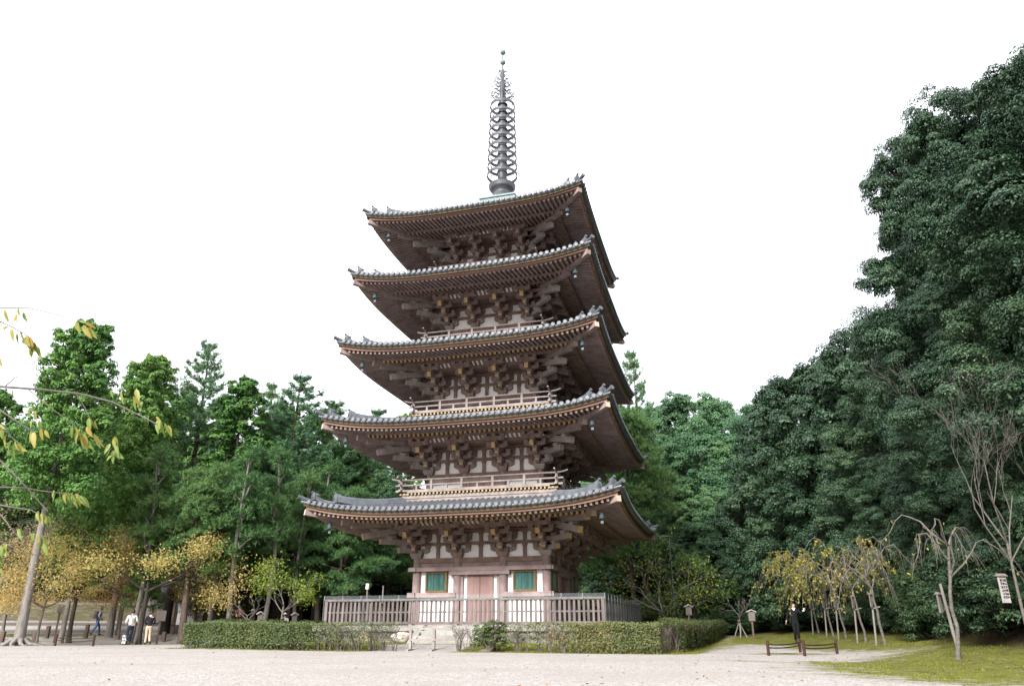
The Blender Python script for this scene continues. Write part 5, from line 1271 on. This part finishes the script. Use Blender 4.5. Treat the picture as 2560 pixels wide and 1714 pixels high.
    a0 = add(Vector(D['pel'])+Vector((0, 0, .06)), (.145, .115)); a1 = add(Vector(D['pel'])-Vector((0, 0, .05)), (.155, .125), a0)
    for q in 'LR':
        b = add(Vector(D['hip'+q])-Vector((0, 0, .06)), .100, a1); c = add(mid('hip'+q, 'knee'+q, .55), .085, b); d = add(D['knee'+q], .070, c); e = add(mid('knee'+q, 'ank'+q, .5), .066, d); add(mid('knee'+q, 'ank'+q, .97), .060, e)
    part('trousers', skin_mesh('trousers', V, E, Rd, M[bottom]), None, o)
    for q in 'LR':
        an = Vector(D['ank'+q]); te = Vector(D['toe'+q]) if D['toe'+q] else an+Vector((0, .17, -.045)); V, E, Rd = [], [], []
        hl_ = an+(an-te).normalized()*.055+Vector((0, 0, -.03))
        a = add(hl_, .036); b = add(an*.6+te*.4+Vector((0, 0, -.005)), (.043, .040), a); add(te, (.042, .028), b); add(an+Vector((0, 0, .01)), .045, a)
        part('shoe', skin_mesh('shoe', V, E, Rd, M[shoe]), None, o)
    # hair as a thick cap that leaves the face free
    bm = bmesh.new(); bmesh.ops.create_icosphere(bm, subdivisions=3, radius=1)
    kill = []
    for v in bm.verts:
        w = v.co.copy(); fr = w.dot(f)
        if (fr > .45 and w.z < .42) or w.z < -.62 or (fr > .1 and w.z < -.05): kill.append(v)
        n_ = 1+.06*mnoise.noise(w*4)
        v.co = hd+Vector((0, 0, .028))-f*.012+Vector((w.x*.100, w.y*.100, w.z*.118))*n_+f*fr*.012
    bmesh.ops.delete(bm, geom=kill, context='VERTS')
    me = bpy.data.meshes.new('hair'); bm.to_mesh(me); bm.free(); me.materials.append(M[hairm]); me.polygons.foreach_set('use_smooth', [True]*len(me.polygons))
    part('hair', me, None, o)
    # eyes and mouth
    mb = MB()
    for q in (1, -1):
        c = hd+f*.086+sd_*(q*.032)+Vector((0, 0, .012)); mb.lathe([(.002, -.007), (.011, -.003), (.011, .003), (.002, .007)], 8, tuple(c))
    c = hd+f*.088+Vector((0, 0, -.052)); mb.beam(tuple(c-sd_*.022), tuple(c+sd_*.022), .012, .007)
    part('eyes_and_mouth', mb, M['hair_b'], o)
    if cap:
        mb = MB(); mb.lathe([(.105, .05), (.108, .09), (.085, .14), (.03, .165)], 14, tuple(hd)); mb.beam(tuple(hd+f*.05+Vector((0, 0, .055))), tuple(hd+f*.19+Vector((0, 0, .045))), .15, .012)
        part('cap', mb, M[cap], o)
    return o
def face_dir(dx, dy): return math.atan2(-dx, dy)       # turn so that local +y points along (dx, dy)
cdir = lambda x, y: np.array([x-CAM[0], y-CAM[1]])/np.hypot(x-CAM[0], y-CAM[1])
# man in the white shirt, walking away with a shoulder bag
g = at(326, 1572, 46.8); d = cdir(g[0], g[1])
WALK = dict(hipL=(-.09, 0, .90), hipR=(.09, 0, .90), kneeL=(-.10, .02, .49), ankL=(-.12, -.30, .20), toeL=(-.12, -.30, .04), kneeR=(.09, .08, .49), ankR=(.09, .05, .08), toeR=(.09, .22, .035))
p1 = person('person in a white shirt and navy trousers walking away with a small tan shoulder bag', (g[0], g[1], tz(g[0], g[1])), face_dir(*d)+.15, 1.74, 'white_shirt', 'navy_trousers', 'black_shoe', 'hair', dict(WALK, elR=(.27, .02, 1.16), wrR=(.18, .22, 1.08), elL=(-.26, -.02, 1.15), wrL=(-.20, .18, 1.02)), .90)
mb = MB(); mb.box(-.03, .13, -.24, -.15, .93, 1.08); b_ = part('shoulder_bag', mb, M['tan_bag'], p1)
mb = MB(); mb.tube([(.05, -.20, 1.08), (-.02, -.17, 1.22), (-.09, -.14, 1.38), (-.12, -.02, 1.475), (-.08, .13, 1.38), (.08, .16, 1.12), (.12, -.10, 1.03)], .013, 5); part('strap', mb, M['grey_bag'], b_)
# woman beside him in a dark jacket and beige trousers
g = at(372, 1572, 46.2); d = cdir(g[0], g[1])
W2_ = dict(kneeR=(.09, .06, .47), ankR=(.15, -.16, .15), toeR=(.20, -.05, .06), kneeL=(-.07, .03, .47), ankL=(-.08, 0, .08), elR=(.25, .0, 1.14), wrR=(.14, .20, 1.06), elL=(-.25, .0, 1.13), wrL=(-.14, .20, 1.04), head=(.02, .03, 1.585), face=(.8, .6, 0))
p2 = person('person in a dark jacket and beige trousers walking beside the one in the white shirt', (g[0], g[1], tz(g[0], g[1])), face_dir(*d)-.1, 1.66, 'dark_jacket', 'beige_trousers', 'brown_shoe', 'hair_b', W2_, .86, None, 1.06)
mb = MB(); mb.lathe([(.075, 1.445), (.092, 1.46), (.078, 1.492)], 12); part('collar', mb, M['white_shirt'], p2)
# man with a backpack striding to the right
g = at(240, 1572, 57.5)
STR = dict(kneeL=(-.08, .22, .50), ankL=(-.09, .26, .08), kneeR=(.08, -.06, .50), ankR=(.09, -.36, .13), toeR=(.09, -.24, .04), elR=(.25, -.10, 1.13), wrR=(.22, .10, .93), elL=(-.25, .10, 1.14), wrL=(-.2, .30, 1.02), chest=(0, .06, 1.24), head=(0, .14, 1.57))
d = cdir(g[0], g[1]); rt2 = (d[1], -d[0])
p3 = person('person in a lilac shirt and blue jeans striding past the grove with a grey backpack', (g[0], g[1], tz(g[0], g[1])), face_dir(rt2[0]+.5*d[0], rt2[1]+.5*d[1]), 1.72, 'lilac_shirt', 'blue_jeans', 'black_shoe', 'hair', STR, .88)
mb = MB(); mb.prism([(-.17, .0), (-.17, .36), (-.12, .45), (.12, .45), (.17, .36), (.17, 0)], 'y', -.24, -.07); mb.box(-.12, .12, -.29, -.24, .03, .22)
for v in range(len(mb.v)): mb.v[v] = (mb.v[v][0], mb.v[v][1]+.0, mb.v[v][2]+.98)
b_ = part('backpack', mb, M['grey_bag'], p3)
mb = MB()
for s in (-1, 1): mb.tube([(s*.10, -.09, 1.40), (s*.11, .03, 1.485), (s*.11, .18, 1.36), (s*.13, .12, 1.12), (s*.13, -.09, 1.03)], .017, 5)
part('strap', mb, M['grey_bag'], b_)
# man in a black suit on the right, walking towards the camera and pointing
g = at(1990, 1572, 39.5); d = cdir(g[0], g[1])
SU = dict(kneeL=(-.07, .08, .50), ankL=(-.06, .10, .08), kneeR=(.06, .04, .50), ankR=(.05, -.18, .12), toeR=(.05, -.04, .05), elR=(.29, -.04, 1.16), wrR=(.37, .02, .93), elL=(-.32, .06, 1.24), wrL=(-.40, .22, 1.38), face=(-.45, .9, 0), head=(0, .02, 1.585))
p4 = person('person in a black suit and white collar walking on the moss with one hand raised', (g[0], g[1], tz(g[0], g[1])), face_dir(-d[0], -d[1])+.1, 1.78, 'black_suit', 'black_suit', 'brown_shoe', 'hair', SU, .72, None, 1.12)
mb = MB(); mb.tube([(-.07, .03, 1.48), (-.03, .105, 1.44), (0, .125, 1.38)], .018, 5); mb.tube([(.07, .03, 1.48), (.03, .105, 1.44), (0, .125, 1.38)], .018, 5); mb.lathe([(.066, 1.462), (.072, 1.475), (.064, 1.50)], 12); part('collar', mb, M['white_shirt'], p4)
mb = MB(); mb.lathe([(.046, -.02), (.05, 0), (.046, .02)], 10, (-.395, .205, 1.365)); mb.box(-.47, -.39, .235, .25, 1.37, 1.47); part('cuff_and_paper', mb, M['white_paint'], p4)
# visitors half hidden behind the left hedge
for px, D, Hh, top, bot, lab, ang, cap in ((595, 52, 1.64, 'pink_shirt', 'dark_shirt', 'person in a pink shirt standing behind the left hedge', 0.5, None), (627, 51, 1.68, 'grey_bag', 'grey_trousers', 'person in a white cap half hidden behind the mossy trunk beyond the hedge', 1.2, 'white_cap'),
                                (662, 55, 1.72, 'dark_shirt', 'grey_trousers', 'person in a dark shirt and grey trousers in the shade behind the hedge', 2.4, None), (684, 57, 1.66, 'black_suit', 'dark_shirt', 'person dressed in black standing deepest in the shade behind the hedge', -.6, None), (709, 50, 1.68, 'pale_blue_shirt', 'grey_trousers', 'person in a pale blue shirt with a dark shoulder strap by the small yellow-green tree', 0.2, 'white_cap')):
    g = at(px, 1572, D); d = cdir(g[0], g[1])
    pp = person(lab, (g[0], g[1], tz(g[0], g[1])), face_dir(*d)+ang, Hh, top, bot, 'black_shoe', 'hair', dict(elL=(-.25, .03, 1.14), wrL=(-.15, .22, 1.06)), .88, cap)
    if top == 'pale_blue_shirt':
        mb = MB(); mb.tube([(-.14, -.09, 1.40), (.0, -.145, 1.2), (.14, -.13, 1.0)], .016, 5); part('strap', mb, M['dark_shirt'], pp)

# ================================================================ SMALL THINGS
def rope_barrier(label, a, b, h):
    a, b = np.array(a), np.array(b); o = thing('rope_barrier', label, 'barrier', (a[0], a[1], 0), 0, None)
    for p in (a, b):
        z = tz(*p); mb = MB(); r = h*.105; mb.lathe([(r, -.15), (r, h-.05), (r*.9, h-.01), (r*.5, h)], 12); part('post', mb, M['post_brown'], o, (p[0]-a[0], p[1]-a[1], z))
    za, zb = tz(*a), tz(*b); v = b-a
    for f_, sag in ((.72, .05), (.52, .06)):
        mb = MB(); mb.tube([(v[0]*t, v[1]*t, za+(zb-za)*t+h*f_-4*sag*h*1.6*t*(1-t)) for t in np.linspace(0, 1, 11)], .02, 5); part('rope', mb, M['rope'], o)
def pg(px, py, z=.02):
    d = _fw*FPX+_rt*(px-PW/2)-_up*(py-PH/2); k = (z-CAM[2])/d[2]; return (CAM[0]+d[0]*k, CAM[1]+d[1]*k)
rope_barrier('dark red rope barrier between two short posts on the gravel at the left', pg(137, 1613), pg(232, 1613), .52)
rope_barrier('left one of the two dark rope barriers round the moss patch on the right', pg(1922, 1636), pg(2001, 1628.5), .44)
rope_barrier('right one of the two dark rope barriers round the moss patch on the right', pg(2012, 1637.5), pg(2093, 1632), .44)
for px, py, D, h, lab in ((11, 1585, 50, .60, 'dark wooden bollard left of the big cedar trunk'), (91, 1578, 51, .50, 'short wooden bollard just right of the big cedar trunk'), (121, 1572, 54, .68, 'tall wooden bollard behind the thin grey sign pole'), (159, 1575, 53, .50, 'squat bollard beside the small pale leaning cherry trunk'), (218, 1580, 54, .78, 'tall square bollard just left of the striding backpack walker'), (413, 1579, 50, .52, 'wooden bollard in front of the white-walled hall')):
    g = atg(px, D); o = thing('bollard', lab, 'bollard', (g[0], g[1], g[2]), .3, 'wooden bollards along the grove path'); mb = MB(); mb.box(-.09, .09, -.09, .09, -.1, h-.04); part('post', mb, M['bark_brown'], o)
    mb = MB(); mb.box(-.09, .09, -.09, .09, h-.039, h, tb=-.012); part('cap', mb, M['bark_brown'], o)
def pole_sign(label, px, D, h, bw, bh, roof=True, two=False):
    g = atg(px, D); d = cdir(g[0], g[1]); o = thing('sign_board', label, 'sign', tuple(g), face_dir(*d)+.25)
    mb = MB(); mb.box(-.045, .045, -.03, .03, -.1, h); part('post', mb, M['bark_brown'], o)
    mb = MB(); mb.box(-bw/2, bw/2, -.075, -.032, h-bh, h); part('board', mb, M['board_grey'], o)
    if roof:
        mb = MB(); mb.prism([(-bw*.75, h-.02), (-bw*.75, h+.02), (0, h+.14), (bw*.75, h+.02), (bw*.75, h-.02), (0, h+.09)], 'y', -.15, .08); part('board_roof', mb, M['board_white'], o)
pole_sign('little roofed sign board on a post left of the sapling beyond the right hedge', 1725, 47, 1.55, .34, .45)
pole_sign('roofed sign board on a tall post right of the leafless propped sapling', 1882, 47, 1.45, .36, .48)
pole_sign('little roofed sign board behind the hedge left of the small yellow-green tree', 646, 46, 1.55, .26, .50)
pole_sign('little roofed sign board behind the hedge right of the small yellow-green tree', 733, 45, 1.50, .26, .50)
pole_sign('square notice board on a dark pole behind the two walkers', 397, 48, 1.75, .48, .55, False)
pole_sign('grey notice board on a thin pole between the big cedar and the backpack walker', 141, 50, 1.95, .32, .42, False)
def lantern(label, px, D, h):
    g = atg(px, D); o = thing('lamp_post', label, 'lamp', tuple(g)); mb = MB(); mb.tube([(0, 0, -.1), (0, 0, h-.42)], .04, 8); part('pole', mb, M['black'], o)
    mb = MB(); mb.box(-.13, .13, -.13, .13, h-.36, h-.06, tb=.03); part('lamp_glass', mb, M['board_white'], o)
    mb = MB(); mb.lathe([(.26, h-.08), (.24, h-.02), (.08, h+.12), (.02, h+.18)], 4); mb.box(-.11, .11, -.11, .11, h-.42, h-.361)
    for sx in (-1, 1):
        for sy in (-1, 1): mb.beam((sx*.105, sy*.105, h-.36), (sx*.135, sy*.135, h-.06), .025, .025)
    part('lamp_frame', mb, M['black'], o)
lantern('black lantern on a post above the walker in the dark jacket', 374, 50, 2.35)
lantern('small black lantern on a post right of the backpack walker', 276, 55, 2.5)
g = atg(319, 47.5); o = thing('ground_lantern', 'low white checked lantern on the ground beside the white-shirted walker', 'lamp', tuple(g))
mb = MB(); mb.box(-.13, .13, -.13, .13, .05, .50); part('lamp_glass', mb, M['white_paint'], o)
mb = MB()
for z in (.03, .20, .35, .50): mb.box(-.14, .14, -.14, .14, z, z+.03)
for sx in (-.135, -.045, .045, .135):
    for sy in (-.138, .138): mb.box(sx-.012, sx+.012, sy-.012, sy+.012, 0, .53); mb.box(sy-.012, sy+.012, sx-.012, sx+.012, 0, .53)
part('lamp_frame', mb, M['black'], o)
for px, lab, hz in ((912, 'white floodlight on a pole seen over the left part of the wooden fence', 3.35), (952, 'bare grey pole standing behind the wooden fence left of the pagoda wall', 3.2)):
    g = atg(px, 50); o = thing('floodlight' if hz > 3.3 else 'grey_pole', lab, 'lamp' if hz > 3.3 else 'pole', tuple(g)); mb = MB(); mb.tube([(0, 0, -.1), (0, 0, hz)], .05, 8); part('pole', mb, M['bark'], o)
    if hz > 3.3:
        mb = MB(); mb.prism([(-.10, -.24), (.10, -.24), (.07, .10), (-.07, .10)], 'x', -.09, .09)
        mb.v = [(a, b, c+hz) for a, b, c in mb.v]; part('lamp_head', mb, M['white_paint'], o)
# low white-walled hall in the trees
g = atg(530, 59); d = cdir(g[0], g[1]); hall = thing('temple_hall', 'low white-walled hall with dark posts half hidden behind the autumn cherries', 'building', (g[0], g[1], g[2]), face_dir(*d)+.15)
mb = MB(); mb.box(-2.7, 2.2, .0, 5, .55, 2.6); part('wall', mb, M['plaster'], hall)
mb = MB(); mb.box(-2.75, 2.25, -.02, 5.02, -.3, .55); part('plinth', mb, M['bark_brown'], hall)
for x in (-2.7, -1.2, 1.1, 2.2):
    mb = MB(); mb.box(x-.09, x+.09, -.09, .09, .56, 2.62); part('column', mb, M['wood_dark'], hall)
mb = MB(); mb.box(-.7, 1.0, -.05, -.005, .6, 2.3); part('door', mb, M['wood_dark'], hall)
mb = MB(); mb.prism([(-1.3, 2.45), (-1.3, 2.62), (2.5, 4.6), (6.3, 2.62), (6.3, 2.45), (2.5, 4.3)], 'x', -3.7, 3.2); part('roof', mb, M['tile'], hall)
# fallen leaves: countless
n = 2600
X = RN.uniform(-34, 22, n); Y = RN.uniform(-32, 9, n)
k = (X > 9) | (RN.random(n) < .30); X, Y = X[k], Y[k]
P = np.stack([X, Y, terrain(X, Y)+.015], 1)
fl = part('fallen_leaves', leaf_mesh('fallen_leaves', P, unit(RN.normal(size=P.shape)*.3+np.array([0, 0, 1.])), RN.uniform(.04, .085, len(P)), .55, leafmat('dry_leaves', [(.16, .06, .02), (.24, .09, .03), (.34, .20, .06), (.16, .05, .03)], .8, .2, .1)), None); tag(fl, kind='stuff')
# short moss and grass tufts along the gravel's edge, in the ring round the podium and on the right
def grass(n, xr, yr, test, size):
    X = RN.uniform(*xr, n); Y = RN.uniform(*yr, n); k = test(X, Y); X, Y = X[k], Y[k]; m = len(X)
    ax = unit(RN.normal(size=(m, 3))*.35+np.array([0, 0, 1.])); s = RN.uniform(.5, 1.3, m)*size
    return np.stack([X, Y, terrain(X, Y)+.3*s], 1), unit(RN.normal(size=(m, 3))*np.array([1, 1, .2])), s, ax
def clump(X, Y, f, t): return np.array([mnoise.noise(Vector((a*f, b*f, 3.3)))+.5*mnoise.noise(Vector((a*f*3.1, b*f*3.1, 1.3))) for a, b in zip(X, Y)]) > t
def strip(X, Y):
    yl = HL[1]+(HR[1]-HL[1])*(X-HL[0])/(HR[0]-HL[0]); gap = (X > -1.7) & (X < 2.0)
    return (Y > yl-.75) & (~gap) & clump(X, Y, 1.4, -.1)
G_ = [grass(26000, (-11.6, 10.4), (-13.4, -7.2), strip, .055), grass(46000, (10, 20), (-28, 8), lambda X, Y: (right_moss(X, Y) > .55) & clump(X, Y, .9, .05), .045), grass(14000, (-40, -14), (-4, 26), lambda X, Y: clump(X, Y, .7, .25), .06)]
P, Nn, s, ax = [np.concatenate(q) for q in zip(*G_)]
gr = part('moss_tufts', leaf_mesh('moss_tufts', P, Nn, s, .35, leafmat('moss_blades', [(.06, .075, .015), (.12, .14, .025), (.19, .20, .035), (.20, .16, .05)], .8, .1, .2), ax), None); tag(gr, kind='stuff')
